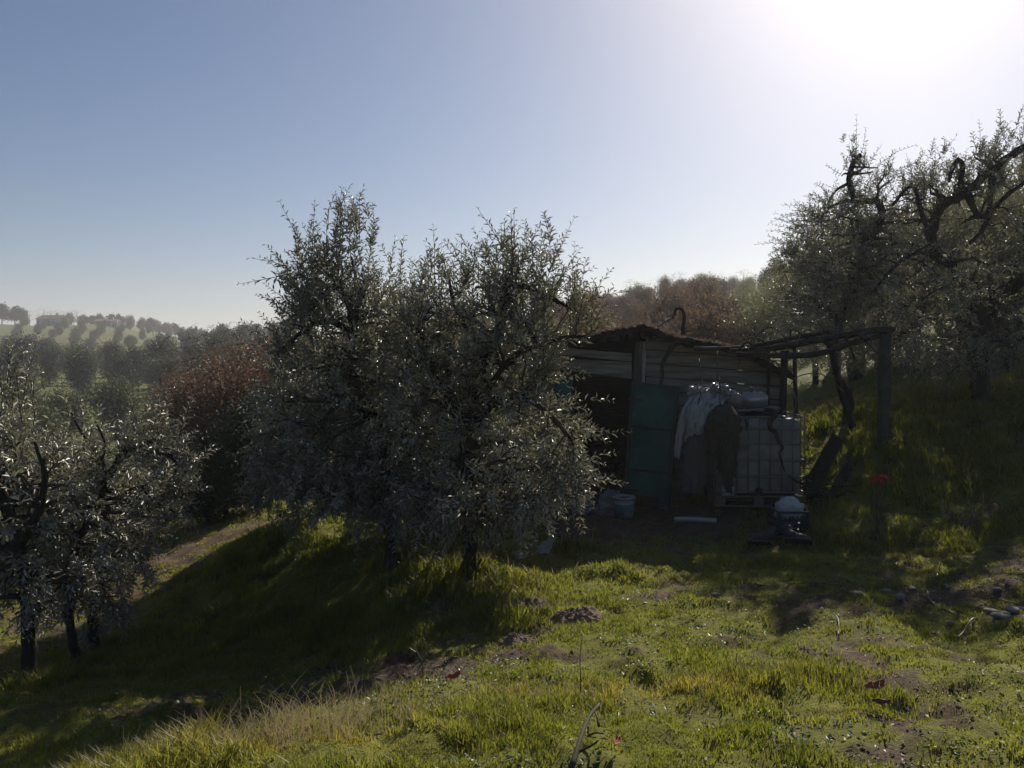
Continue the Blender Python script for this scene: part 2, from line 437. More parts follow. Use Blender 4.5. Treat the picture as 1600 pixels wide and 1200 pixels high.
# masks used by ground colour and by the grass
def blob(x, y, c, rx, ry=None):
    ry = ry or rx
    return np.exp(-(((x - c[0]) / rx) ** 2 + ((y - c[1]) / ry) ** 2))
_shade_dirt = gp(1030, 815); _track = gp(300, 870); _gravel = gp(1520, 935); _path2 = gp(660, 1060)
def green_mask(x, y):
    g = .75 + (fbm(x * 4.5, y * 4.5, 27, 2) - .5) * .8 + (fbm(x * .9, y * .9, 21, 4) - .5) * 1.3
    g = g - 1.1 * blob(x, y, _shade_dirt, 2.0, 1.1) - .45 * blob(x, y, _track, 1.6, 3.5) - .55 * blob(x, y, _gravel, 1.6, .7) - .5 * blob(x, y, _path2, .7, .5)
    return g
def far_mask(x, y): return sstep(14, 28, np.hypot(x, y))
def build_ground():
    rr = np.unique(np.concatenate([[.3, .7, 1.1, 1.5, 1.8], np.linspace(2, 14, 170), np.geomspace(14, 3500, 105)]))
    az = np.concatenate([np.linspace(-50, 50, 380), np.linspace(50, 310, 90)[1:-1]]) * math.pi / 180
    Rr, Az = np.meshgrid(rr, az, indexing='ij')
    x = Rr * np.sin(Az); y = Rr * np.cos(Az); z = gz(x, y)
    v = np.stack([x, y, z], -1).reshape(-1, 3); na = len(az)
    i = np.arange(len(rr) - 1)[:, None] * na; j = np.arange(na)[None, :]; j2 = (j + 1) % na
    f = np.stack([i + j, i + na + j, i + na + j2, i + j2], -1).reshape(-1, 4)
    xs, ys = v[:, 0], v[:, 1]
    oc = np.zeros(len(xs))
    for px, py, rx, ry in ((300, 870, 1.3, 3.0), (20, 1040, 1.2, .8), (20, 535, 40, 30), (240, 900, .8, 1.2)):
        c = gp(px, py); oc = np.maximum(oc, sstep(.4, .8, blob(xs, ys, c, rx, ry) + (fbm(xs * .8, ys * .8, 71) - .5) * .5))
    me = mesh_np('ground', v, [f], [M['ground']], None, True, {'green': green_mask(xs, ys), 'far': far_mask(xs, ys), 'ochre': oc * .4})
    return tag(link('ground', me), kind='structure')
ground = build_ground()

# ------------------------------------------------------------------ trees
def leaves_np(P, D, Nn, L, Wd, fold=.1):
    """rhombic folded leaves: P base, D direction, Nn normal, lengths L, widths Wd -> verts (n*4), tris"""
    n = len(P)
    side = unit(np.cross(D, Nn)); Nn = unit(np.cross(side, D))
    m = P + D * (L * .52)[:, None]
    v = np.empty((n, 4, 3))
    v[:, 0] = P; v[:, 2] = P + D * L[:, None] - Nn * (L * .08)[:, None]
    up = Nn * (L * fold)[:, None]
    v[:, 1] = m + side * (Wd / 2)[:, None] + up; v[:, 3] = m - side * (Wd / 2)[:, None] + up
    b = np.arange(n)[:, None] * 4
    f = np.concatenate([b + np.array([[0, 1, 2]]), b + np.array([[0, 2, 3]])])
    return v.reshape(-1, 3), f

def shoots_np(B, D, L, stations=12, leaf=.055, lw=.24, droop=.25, spread=.75, drop=.1, r=rng, twig=.003):
    """leafy shoots with opposite leaves; returns leaf verts/tris, tone, twig verts/quads"""
    n = len(B); s = np.linspace(.06, 1, stations)
    ref = r.normal(size=(n, 3)); side = unit(np.cross(D, ref)); side2 = unit(np.cross(D, side))
    bend = r.normal(size=(n, 3)) * .12; bend[:, 2] -= droop * r.uniform(.2, 1, n)
    C = B[:, None] + D[:, None] * (L[:, None] * s)[..., None] + bend[:, None] * (L[:, None] * s ** 2)[..., None]
    T = unit(D[:, None] + 2 * bend[:, None] * s[None, :, None])
    alt = (np.arange(stations) % 2)[None, :, None]
    sd = side[:, None] * (1 - alt) + side2[:, None] * alt
    Ps, Ds = [], []
    for sg in (-1, 1):
        Ps.append(C); Ds.append(T * .62 + sg * sd * spread + r.normal(size=C.shape) * .2)
    Pp = np.concatenate(Ps, 1).reshape(-1, 3); Dd = unit(np.concatenate(Ds, 1).reshape(-1, 3))
    m = len(Pp)
    Nn = unit(r.normal(size=(m, 3)) * .5 + np.array([0.15, -.1, .8]) + np.repeat(T.mean(1), 2 * stations, 0) * .3)
    sz = np.tile(np.concatenate([1.1 - .5 * s ** 2] * 2), n)
    LL = leaf * sz * r.uniform(.7, 1.25, m)
    keep = r.uniform(size=m) > drop
    Pp, Dd, Nn, LL = Pp[keep], Dd[keep], Nn[keep], LL[keep]
    lv, lf = leaves_np(Pp, Dd, Nn, LL, LL * lw * r.uniform(.85, 1.2, len(LL)))
    tone = np.repeat(np.clip(r.normal(.3, .3, len(LL)), 0, 1), 4)
    # twig: 3-sided, 3 rings
    idx = [0, stations // 2, stations - 1]; ang = np.arange(3) * 2.094
    rings = []
    for q, i in enumerate(idx):
        rr = twig * (1, .75, .3)[q]
        rings.append(C[:, i, None] + rr * (np.cos(ang)[None, :, None] * side[:, None] + np.sin(ang)[None, :, None] * side2[:, None]))
    tv = np.stack(rings, 1).reshape(-1, 3)           # n,3rings,3
    b = np.arange(n)[:, None] * 9; q = []
    for ring in (0, 3):
        for k in range(3): q.append([ring + k, ring + (k + 1) % 3, ring + 3 + (k + 1) % 3, ring + 3 + k])
    tf = (b[:, :, None] + np.array(q).reshape(1, -1)[..., None].transpose(0, 2, 1)).reshape(-1, 4) if False else (np.arange(n)[:, None, None] * 9 + np.array(q)[None]).reshape(-1, 4)
    return lv, lf, tone, tv, tf

def grow(skel, targets, r, ratio=.5, rmin=.004, seg=5, wig=.12):
    """adds one curved branch to each target from the nearest suitable skeleton point. skel: (pts, radii, tangents)"""
    pts, rad = skel
    new_p, new_r, paths = [pts], [rad], []
    order = np.argsort([np.min(np.linalg.norm(pts - t, axis=1)) for t in targets])
    P, Q = pts, rad
    for k in order:
        t = targets[k]
        dv = t - P; dist = np.linalg.norm(dv, axis=1) + .25 * np.maximum(0, P[:, 2] - t[2]) + .02 / (Q + .02)
        i = int(np.argmin(dist)); a = P[i]; ln = np.linalg.norm(t - a)
        if ln < .03: continue
        out = unit(t - a); mid = (a + t) / 2 + r.normal(size=3) * ln * wig + np.array([0, 0, ln * .12])
        s = np.linspace(0, 1, seg)[:, None]
        path = (1 - s) ** 2 * a + 2 * s * (1 - s) * mid + s ** 2 * t
        path[1:-1] += r.normal(size=(seg - 2, 3)) * ln * .03
        r0 = max(rmin, Q[i] * ratio); rr = np.linspace(r0, max(rmin * .6, r0 * .4), seg)
        paths.append((path, rr)); P = np.concatenate([P, path[1:]]); Q = np.concatenate([Q, rr[1:]])
    return (P, Q), paths

def in_blobs(blobs, n, r, shell=.5):
    """random points in the union of ellipsoids (c, (rx,ry,rz)), pushed towards the surface"""
    vol = np.array([b[1][0] * b[1][1] * b[1][2] for b in blobs]) ** .8
    k = r.choice(len(blobs), n, p=vol / vol.sum())
    d = unit(r.normal(size=(n, 3))); u = r.uniform(size=n) ** (1 / 3 * shell + .02)
    c = np.array([b[0] for b in blobs]); s = np.array([b[1] for b in blobs])
    return c[k] + d * u[:, None] * s[k], d, k

def resample(path, step=.06):
    p = np.asarray(path); l = np.linalg.norm(np.diff(p, axis=0), axis=1); c = np.concatenate([[0], np.cumsum(l)])
    n = max(2, int(c[-1] / step)); t = np.linspace(0, c[-1], n)
    return np.stack([np.interp(t, c, p[:, i]) for i in range(3)], -1)

def olive_tree(name, limbs, blobs, seed, n2=70, n3=280, nshoot=1100, leaf=.082, upright=.5, droop=.2, slen=(.25, .6), leafmat='olive', stations=11, spikes=(), parent_trunk=0, knots=True, lw=.26):
    """limbs: list of (points, radius start, radius end); the first is the trunk. blobs: crown ellipsoids in world space."""
    r = np.random.default_rng(seed)
    base = np.asarray(limbs[0][0][0], float)
    root = empty(name, base)
    sp, sr = [], []
    for i, (pts, r0, r1) in enumerate(limbs):
        pts = np.asarray(pts, float) - base
        path = resample(spline(pts, 6), .09)
        nn = len(path); rad = np.linspace(r0, r1, nn)
        if i == 0:
            path[0] -= np.array([0, 0, .12]); rad[:3] *= np.array([1.3, 1.15, 1.05])[:len(rad[:3])]
        path[1:-1] += r.normal(size=(nn - 2, 3)) * rad[1:-1, None] * .22
        rad = rad * (1 + .34 * (r.uniform(size=nn) - .4) * (1 if knots else .3))
        MB().tube(path, rad, 10, True, .16).build('trunk' if i == 0 else 'limb', M['bark'], root, True)
        if i > 0 or len(limbs) == 1: sp.append(path); sr.append(rad)
        else: k = max(0, int(nn * .55)); sp.append(path[k:]); sr.append(rad[k:])
    skel = (np.concatenate(sp), np.concatenate(sr))
    bl = [(np.asarray(c) - base, s) for c, s in blobs]
    t2, _, _ = in_blobs(bl, n2, r, .9)
    skel, paths2 = grow(skel, t2, r, .45, .007, 6)
    t3, _, _ = in_blobs(bl, n3, r, .6)
    skel, paths3 = grow(skel, t3, r, .5, .0035, 5)
    mb = MB()
    for p, q in paths2: mb.tube(p, q, 5, False)
    for p, q in paths3: mb.tube(p, q, 4, False)
    # shoots start on the branches
    src = np.concatenate([p[2:] for p, q in paths3] + [p[3:] for p, q in paths2])
    k = r.integers(0, len(src), nshoot)
    cen = np.mean([b[0] for b in bl], 0); B = src[k] + r.normal(size=(nshoot, 3)) * .02
    out = unit(B - cen); zr = (B[:, 2] - skel[0][:, 2].min()) / (np.ptp(skel[0][:, 2]) + 1e-6)
    D = unit(out * .55 + r.normal(size=(nshoot, 3)) * .5 + np.array([0, 0, 1.0]) * (upright * (zr * 2.6 - .6))[:, None])
    Ls = r.uniform(slen[0], slen[1], nshoot) * (.65 + .65 * zr)
    if len(spikes):      # tall upright water shoots that break the outline
        for (c, n, l, sp_) in spikes:
            c = np.asarray(c) - base
            b2 = c + r.normal(size=(n, 3)) * np.array([sp_, sp_, .12]); d2 = unit(np.array([0, 0, 1.0]) + r.normal(size=(n, 3)) * .16)
            B = np.concatenate([B, b2]); D = np.concatenate([D, d2]); Ls = np.concatenate([Ls, l * r.uniform(.5, 1.1, n)])
    lv, lf, tone, tv, tf = shoots_np(B, D, Ls, stations, leaf, lw, droop, .72, .1, r, .0035 * leaf / .055)
    mb.add(tv, tf)
    mb.build('twigs', M['twig'], root, False, fix=False)['kind'] = 'stuff'
    link('crown', mesh_np('crown', lv, [lf], [M[leafmat]], None, True, {'tone': tone}), root)
    return root

def PB(px, py, d, rx, ry, dep):
    k = d / FPX
    return (at(px, py, d), (rx * k, dep, ry * k))
def PL(pts, d, dd=None):
    dd = dd or [0] * len(pts)
    return [at(p[0], p[1], d + e) for p, e in zip(pts, dd)]

# --- the two big olives beside the shed
d1 = 8.6
b = gd(612, d1)
t1 = olive_tree('olive_tree', [
    ([b] + PL([(605, 770), (600, 700), (592, 660)], d1), .08, .07),
    (PL([(592, 660), (575, 640), (556, 600), (553, 550), (553, 520), (545, 475), (530, 452), (508, 447)], d1, [0, 0, -.05, -.1, -.1, 0, 0, .1]), .075, .028),
    (PL([(553, 530), (530, 506), (500, 503), (470, 520), (442, 545)], d1, [-.1, -.2, -.3, -.35, -.4]), .04, .016),
    (PL([(585, 665), (560, 640), (545, 622), (520, 640), (490, 680)], d1, [0, -.2, -.35, -.5, -.6]), .045, .015),
    (PL([(600, 700), (625, 640), (640, 560), (640, 480)], d1, [0, .2, .3, .3]), .045, .015),
    (PL([(545, 475), (556, 440), (548, 400)], d1), .03, .012)],
    [PB(450, 480, d1, 32, 36, .4), PB(605, 805, d1 - .35, 55, 24, .4), PB(545, 400, d1, 26, 55, .3), PB(500, 460, d1, 55, 55, .6), PB(585, 500, d1, 42, 50, .6), PB(485, 510, d1, 52, 50, .7), PB(560, 540, d1, 100, 80, .9), PB(530, 640, d1, 110, 85, 1.1),
     PB(500, 720, d1, 85, 70, 1.0), PB(600, 700, d1, 80, 90, .9), PB(465, 600, d1, 45, 60, .6), PB(590, 770, d1, 80, 40, .8), PB(450, 760, d1 + .3, 60, 60, .8), PB(540, 760, d1 - .3, 75, 42, .7), PB(620, 770, d1 - .1, 70, 32, .7), PB(470, 770, d1, 50, 30, .5), PB(450, 700, d1 + .4, 40, 70, .7)],
    11, 95, 370, 1280, spikes=[(at(545, 370, d1), 16, .55, .1), (at(485, 425, d1), 9, .5, .15), (at(602, 440, d1), 5, .6, .15), (at(555, 400, d1), 12, .5, .12), (at(450, 470, d1), 5, .4, .1)])
tag(t1, 'olive tree with the tall pointed spire crown, left of the shed', 'olive tree')
d2 = 8.0
b = gd(735, d2)
t2 = olive_tree('olive_tree', [
    ([b] + PL([(735, 780), (728, 720), (726, 680)], d2), .08, .07),
    (PL([(726, 680), (740, 610), (765, 550), (783, 500), (790, 458), (800, 443), (835, 455), (885, 478)], d2, [0, 0, .1, .1, .1, .05, -.05, -.1]), .07, .02),
    (PL([(727, 690), (700, 620), (668, 565), (657, 525), (656, 505)], d2, [0, .1, .1, .1, .1]), .06, .035),
    (PL([(728, 670), (790, 620), (850, 640), (895, 690)], d2, [0, -.3, -.5, -.6]), .05, .014),
    (PL([(765, 550), (720, 500), (705, 455), (700, 420)], d2, [.1, .2, .2, .2]), .035, .012),
    (PL([(735, 640), (800, 560), (870, 530), (915, 525)], d2, [0, -.2, -.3, -.35]), .045, .012)],
    [PB(735, 820, d2 - .35, 60, 22, .4), PB(785, 435, d2, 48, 40, .45), PB(722, 475, d2, 44, 36, .55), PB(850, 485, d2, 55, 42, .6), PB(893, 515, d2 - .3, 38, 34, .4), PB(780, 540, d2, 105, 75, 1.0), PB(680, 545, d2, 60, 75, .8),
     PB(800, 660, d2, 92, 85, 1.0), PB(700, 650, d2, 80, 95, .9), PB(870, 690, d2 - .3, 46, 55, .55), PB(893, 750, d2 - .4, 26, 34, .35), PB(720, 755, d2, 120, 45, .9), PB(815, 765, d2 - .2, 85, 50, .8), PB(750, 775, d2 - .3, 100, 32, .7), PB(850, 770, d2 - .3, 50, 26, .5), PB(690, 780, d2, 60, 26, .6), PB(660, 770, d2, 60, 45, .7)],
    12, 98, 380, 1330, spikes=[(at(780, 400, d2), 9, .42, .2), (at(848, 405, d2), 6, .45, .1), (at(700, 440, d2), 6, .42, .15), (at(668, 465, d2 + .2), 6, .75, .07), (at(640, 480, d2 + .2), 5, .5, .1)])
tag(t2, 'bushy olive tree overhanging the dark shed doorway', 'olive tree')
d3 = 10.2
b = gd(655, d3)
t3 = olive_tree('olive_tree', [
    ([b] + PL([(650, 760), (655, 680), (650, 600)], d3), .08, .06),
    (PL([(650, 620), (640, 560), (645, 500), (650, 460)], d3), .05, .015),
    (PL([(650, 620), (690, 560), (715, 510)], d3), .04, .015)],
    [PB(650, 510, d3, 55, 35, .7), PB(650, 590, d3, 110, 85, 1.), PB(740, 580, d3, 80, 70, .8), PB(560, 650, d3, 90, 80, .9), PB(670, 700, d3, 120, 70, .9), PB(640, 760, d3, 110, 35, .8), PB(760, 720, d3, 80, 60, .8)],
    13, 70, 340, 2000, stations=10, leaf=.085)
tag(t3, 'half hidden olive tree behind the two olives beside the shed', 'olive tree')

d3b = 12.0  # extra olive, added and shaped to throw shade on the bank below its crest
b = gd(520, d3b)
t3b = olive_tree('olive_tree', [
    ([b] + PL([(522, 740), (516, 680), (510, 630)], d3b), .09, .07),
    (PL([(512, 640), (490, 590), (495, 540)], d3b), .05, .015),
    (PL([(512, 640), (550, 600), (565, 550)], d3b), .05, .015)],
    [PB(545, 590, d3b, 110, 62, 1.1), PB(475, 655, d3b, 60, 55, .9), PB(470, 720, d3b, 55, 35, .7), PB(600, 610, d3b, 60, 50, .9)],
    14, 60, 320, 2100, stations=10, leaf=.09)
tag(t3b, 'added olive tree directly behind the spire olive, shading the bank below its crest', 'olive tree')

# --- olives on the right bank
d4 = 12.6
b = gd(1530, d4)
r1 = olive_tree('olive_tree', [
    ([b] + PL([(1531, 590), (1535, 545), (1543, 490), (1548, 462)], d4), .14, .13),
    (PL([(1548, 465), (1580, 450), (1610, 425), (1650, 400)], d4, [0, -.2, -.4, -.6]), .11, .05),
    (PL([(1545, 475), (1505, 430), (1465, 400), (1455, 370), (1470, 325), (1510, 300), (1550, 265), (1585, 240), (1625, 215)], d4, [0, -.2, -.4, -.5, -.6, -.7, -.8, -.9, -1.0]), .075, .05),
    (PL([(1470, 325), (1498, 300), (1504, 265), (1500, 247), (1488, 262), (1483, 285)], d4, [-.6, -.65, -.7, -.75, -.8, -.8]), .055, .022),
    (PL([(1455, 380), (1440, 335), (1425, 290), (1395, 320)], d4, [-.5, -.5, -.5, -.6]), .045, .018),
    (PL([(1465, 400), (1430, 395), (1395, 420), (1360, 460)], d4, [-.4, -.8, -1., -1.2]), .045, .015),
    (PL([(1510, 300), (1530, 340), (1555, 320), (1600, 285)], d4, [-.7, -.8, -.9, -1.]), .05, .03),
    (PL([(1550, 265), (1548, 300), (1540, 350), (1515, 380)], d4, [-.8, -.8, -.7, -.6]), .045, .03)],
    [PB(1400, 440, d4 - .4, 140, 75, 1.4), PB(1500, 490, d4, 130, 85, 1.5), PB(1420, 335, d4, 85, 50, .8), PB(1520, 310, d4 - .5, 90, 50, .8), PB(1480, 285, d4 - .3, 75, 38, .7), PB(1440, 300, d4 - .5, 50, 35, .6), PB(1560, 280, d4 - .9, 60, 40, .6), PB(1300, 480, d4, 75, 60, 1.1), PB(1590, 400, d4, 90, 120, 1.4),
     PB(1350, 540, d4, 115, 38, 1.0), PB(1575, 235, d4 - .8, 45, 32, .5), PB(1430, 530, d4, 120, 50, 1.2), PB(1650, 300, d4, 70, 80, 1.0), PB(1480, 560, d4, 80, 28, .9)],
    21, 110, 440, 1950, leaf=.075, slen=(.25, .6), upright=.3, spikes=[(at(1500, 250, d4 - .6), 8, .35, .3), (at(1590, 215, d4 - .8), 8, .4, .2), (at(1400, 310, d4), 8, .35, .4)])
tag(r1, 'large gnarled olive tree with thick twisting limbs at the right edge', 'olive tree')
d5 = 13.0
b = gd(1332, d5)
r2 = olive_tree('olive_tree', [
    ([b] + PL([(1320, 610), (1302, 560), (1315, 490), (1345, 420), (1350, 370)], d5), .085, .07),
    (PL([(1352, 380), (1372, 350), (1378, 322), (1360, 312), (1340, 318), (1330, 300), (1328, 275), (1333, 250), (1345, 243)], d5), .065, .045),
    (PL([(1360, 355), (1345, 347), (1332, 345), (1333, 375)], d5), .035, .018),
    (PL([(1328, 285), (1305, 298), (1296, 315), (1292, 332), (1275, 340)], d5), .024, .012),
    (PL([(1345, 420), (1310, 400), (1280, 420)], d5), .03, .012)],
    [PB(1285, 365, d5, 52, 55, .9), PB(1345, 300, d5, 40, 40, .6), PB(1330, 405, d5, 95, 50, 1.), PB(1255, 400, d5, 34, 30, .6), PB(1380, 370, d5, 50, 45, .7), PB(1290, 440, d5, 80, 50, 1.)],
    22, 60, 230, 800, leaf=.07, upright=.1, spikes=[(at(1335, 240, d5), 4, .3, .08), (at(1375, 275, d5), 5, .3, .12)])
tag(r2, 'pollarded olive with a crooked knotted bare top branch, behind the pergola', 'olive tree')

# --- olives on the slope at the left
d6 = 7.7
b = gd(113, d6)
l1 = olive_tree('olive_tree', [
    ([b] + PL([(110, 985), (107, 930), (110, 885), (121, 848), (148, 800)], d6), .045, .038),
    (PL([(148, 800), (164, 755), (178, 728), (192, 708), (215, 698), (236, 690)], d6, [0, 0, 0, 0, -.05, -.1]), .042, .022),
    (PL([(236, 690), (246, 706), (264, 712), (290, 738)], d6, [-.1, -.1, -.1, -.15]), .024, .01),
    (PL([(164, 760), (200, 764), (216, 758), (240, 782), (272, 800)], d6, [0, -.1, -.1, -.15, -.2]), .022, .009),
    (PL([(160, 770), (150, 740), (165, 700), (150, 660)], d6, [0, .2, .3, .3]), .025, .01)],
    [PB(230, 730, d6 + .2, 70, 55, .8), PB(200, 820, d6 + .2, 95, 65, .9), PB(150, 790, d6 + .5, 65, 65, .9), PB(268, 790, d6, 40, 50, .6), PB(130, 905, d6 + .3, 50, 55, .6), PB(240, 690, d6, 40, 22, .4), PB(180, 910, d6 + .4, 60, 60, .6)],
    31, 44, 180, 370, slen=(.2, .42), spikes=[(at(250, 690, d6), 8, .35, .18), (at(165, 710, d6 + .3), 7, .4, .2)])
tag(l1, 'leaning thin trunked olive on the lower slope, bending to the right', 'olive tree')
d7 = 8.2
b = gd(140, d7)
l1b = olive_tree('olive_tree', [
    ([b] + PL([(143, 980), (150, 900), (162, 830), (172, 775)], d7), .045, .035),
    (PL([(172, 775), (160, 720), (130, 680), (110, 640)], d7, [0, .1, .2, .2]), .035, .012),
    (PL([(172, 775), (195, 730), (190, 690)], d7, [0, .1, .2]), .03, .012)],
    [PB(120, 745, d7 + .3, 70, 50, .8), PB(175, 820, d7 + .5, 75, 60, .8), PB(90, 810, d7 + .4, 60, 60, .7), PB(165, 950, d7 + .2, 35, 40, .4)],
    32, 26, 110, 230, slen=(.2, .42), spikes=[(at(110, 680, d7), 6, .5, .15), (at(60, 700, d7), 5, .5, .15)])
tag(l1b, 'slender straight olive stem just behind the leaning olive', 'olive tree')
d8 = 7.0
b = gd(38, d8)
l2 = olive_tree('olive_tree', [
    ([b] + PL([(45, 990), (40, 930), (28, 860)], d8), .058, .048),
    (PL([(28, 860), (10, 790), (-10, 720), (-5, 650)], d8, [0, .1, .2, .2]), .06, .02),
    (PL([(28, 860), (60, 800), (70, 740), (55, 690)], d8, [0, -.1, -.2, -.2]), .05, .015),
    (PL([(28, 870), (-40, 820), (-90, 760)], d8), .05, .015)],
    [PB(15, 815, d8, 65, 95, .9), PB(65, 755, d8, 55, 45, .7), PB(55, 905, d8, 65, 55, .7), PB(-60, 760, d8, 80, 130, 1.), PB(0, 690, d8, 30, 45, .5), PB(-70, 680, d8, 60, 60, .6)],
    33, 40, 160, 360, slen=(.2, .45), spikes=[(at(15, 620, d8), 9, .55, .1), (at(40, 640, d8), 6, .5, .12), (at(-20, 640, d8), 5, .5, .1), (at(60, 715, d8), 6, .4, .15)])
tag(l2, 'thick trunked olive cut by the left picture edge', 'olive tree')

# ------------------------------------------------------------------ grass, weeds, litter
TALL = [(gd(735, 7.9), .45, .3, .22), (gd(612, 8.5), .45, .3, .22), (gd(38, 6.9), .5, .3, .12), (gd(113, 7.6), .4, .3, .1), (gp(600, 950), 1.5, 1.0, .14), (gp(500, 980), 1.0, 1.0, .1), (gp(430, 1165), .9, .5, .1), (gp(1330, 845), .75, .5, .17), (gp(1290, 835), .4, .4, .12), (gp(880, 860), .5, .35, .12), (gp(780, 960), .6, .45, .12),
        (gp(1450, 690), 3.0, 1.6, .12), (gp(1280, 670), 2.0, 2.0, .13), (gp(1550, 610), 3, 2, .12), (gp(1180, 885), .5, .2, .07), (gp(1150, 1070), .8, .3, .05), (gp(440, 845), 1.0, .8, .18), (gp(950, 1090), 1.2, .35, .06), (gp(300, 1010), 1.2, 1.0, .08), (gp(1560, 830), .8, .5, .08)]
DRY = [(gp(440, 1170), .8, .35), (gp(800, 1090), 1.1, .3), (gp(1110, 1080), .3, .2), (gp(1420, 870), .6, .3), (gp(850, 870), .35, .2), (gp(1560, 600), 2.5, 1.5)]
HOLES = [gp(*q) for q in ((830, 955), (905, 972), (810, 1000), (690, 1075), (700, 1085), (1330, 905), (1480, 935), (1560, 965), (1100, 1130), (1010, 1120), (930, 1190), (1290, 1170), (760, 1070), (1000, 1010), (1150, 960), (1250, 930), (1420, 1010), (1320, 1140))]
def grass_field():
    n = 640000
    u = rng.uniform(size=n); lo, hi = 1.7 ** .75, 19 ** .75
    r = (lo + (hi - lo) * u) ** (1 / .75); a = rng.uniform(-R(41), R(41), n)
    x = r * np.sin(a); y = r * np.cos(a)
    g = green_mask(x, y) + (fbm(x * 4, y * 4, 33, 3) - .5) * .9
    cl = fbm(x * 2.6, y * 2.6, 44, 3); cl2 = fbm(x * 9, y * 9, 45, 2)
    tall = np.zeros(n); dry = np.zeros(n)
    for c, rx, ry, h in TALL: tall = np.maximum(tall, h * blob(x, y, c, rx, ry))
    for c, rx, ry in DRY: dry = np.maximum(dry, blob(x, y, c, rx, ry))
    hole = np.zeros(n)
    for c in HOLES: hole = np.maximum(hole, blob(x, y, c, .2, .14))
    acc = sstep(.12, .55, g + tall * 4.5) * (1 - .95 * sstep(.3, .7, hole)) * (.35 + .65 * sstep(.3, .6, cl2))
    keep = rng.uniform(size=n) < acc
    x, y, r, cl, tall, dry, cl2 = [q[keep] for q in (x, y, r, cl, tall, dry, cl2)]; n = len(x)
    z = gz(x, y) - .004
    tuft = sstep(.6, .8, fbm(x * 5.5, y * 5.5, 47, 2)); h = (.009 + .03 * sstep(.45, .75, cl) + .034 * tuft + .01 * cl2 + tall * sstep(.25, .6, cl) * 1.25) * rng.uniform(.45, 1.3, n)
    w = (.0022 + .012 * h) * np.maximum(1, r / 4.5) * rng.uniform(.7, 1.3, n) + .0006 * r
    w = np.minimum(w, .02)
    az = rng.uniform(0, 2 * np.pi, n); lean = rng.uniform(.15, .9, n) * h
    dx, dy = np.cos(az), np.sin(az)
    fx, fy = -np.sin(az + rng.normal(0, .5, n)), np.cos(az + rng.normal(0, .5, n))
    v = np.empty((n, 5, 3))
    for k, (ww, t) in enumerate(((-.5, 0), (.5, 0), (.42, .55), (-.42, .55), (0, 1))):
        hz = h * (t if t < 1 else .93); ln = lean * t * t
        v[:, k, 0] = x + dx * ln + fx * w * ww; v[:, k, 1] = y + dy * ln + fy * w * ww; v[:, k, 2] = z + hz
    b = np.arange(n)[:, None] * 5
    f4 = b + np.array([[0, 1, 2, 3]]); f3 = b + np.array([[3, 2, 4]])
    tone = np.clip(.12 + dry * .55 + (fbm(x * 1.2, y * 1.2, 51) - .5) * .7 + rng.normal(0, .16, n), 0, 1)
    o = link('grass', mesh_np('grass', v.reshape(-1, 3), [f4, f3], [M['grass']], None, False, {'tone': np.repeat(tone, 5)}))
    return tag(o, 'short green grass growing over the clearing and its banks', 'grass', kind='stuff')
grass_field()

def dry_stems():
    P, H = [], []
    for px, py, n, s, h in ((350, 1185, 80, .18, .2), (420, 1165, 130, .2, .24), (500, 1140, 130, .22, .24), (560, 1125, 90, .22, .2), (860, 1090, 120, .5, .13), (700, 1110, 60, .3, .12), (1330, 840, 26, .35, .3), (910, 850, 26, .3, .22), (600, 930, 90, .9, .25), (780, 940, 40, .4, .25), (1480, 800, 30, .6, .35), (1530, 640, 60, 1.6, .3), (1300, 650, 50, 1.0, .35), (440, 850, 60, .7, .3)):
        c = gp(px, py); q = rng.normal(size=(n, 2)) * s * np.array([1, .6]) + c[:2]; P.append(q); H.append(h * rng.uniform(.5, 1.2, n))
    P = np.concatenate(P); H = np.concatenate(H); n = len(P); z = gz(P[:, 0], P[:, 1])
    mb = []
    az = rng.uniform(0, 6.28, n); ln = H * rng.uniform(.15, .9, n); d = np.hypot(P[:, 0], P[:, 1]); w = .0011 + .00028 * d
    s = np.array([0, .35, .7, 1.0]); v = np.empty((n, 8, 3))
    for k in range(4):
        cx = P[:, 0] + np.cos(az) * ln * s[k] ** 2; cy = P[:, 1] + np.sin(az) * ln * s[k] ** 2; cz = z + H * s[k] * (1 - .25 * s[k])
        for j, sg in enumerate((-1, 1)):
            v[:, 2 * k + j] = np.stack([cx + sg * w * (1 - .7 * s[k]), cy, cz], -1)
    b = np.arange(n)[:, None] * 8
    f = np.concatenate([b + np.array([[2 * k, 2 * k + 1, 2 * k + 3, 2 * k + 2]]) for k in range(3)])
    return tag(link('dry_grass', mesh_np('dry_grass', v.reshape(-1, 3), [f], [M['straw']])), 'dry straw coloured grass stems standing among the green', 'dry grass', kind='stuff')
dry_stems()

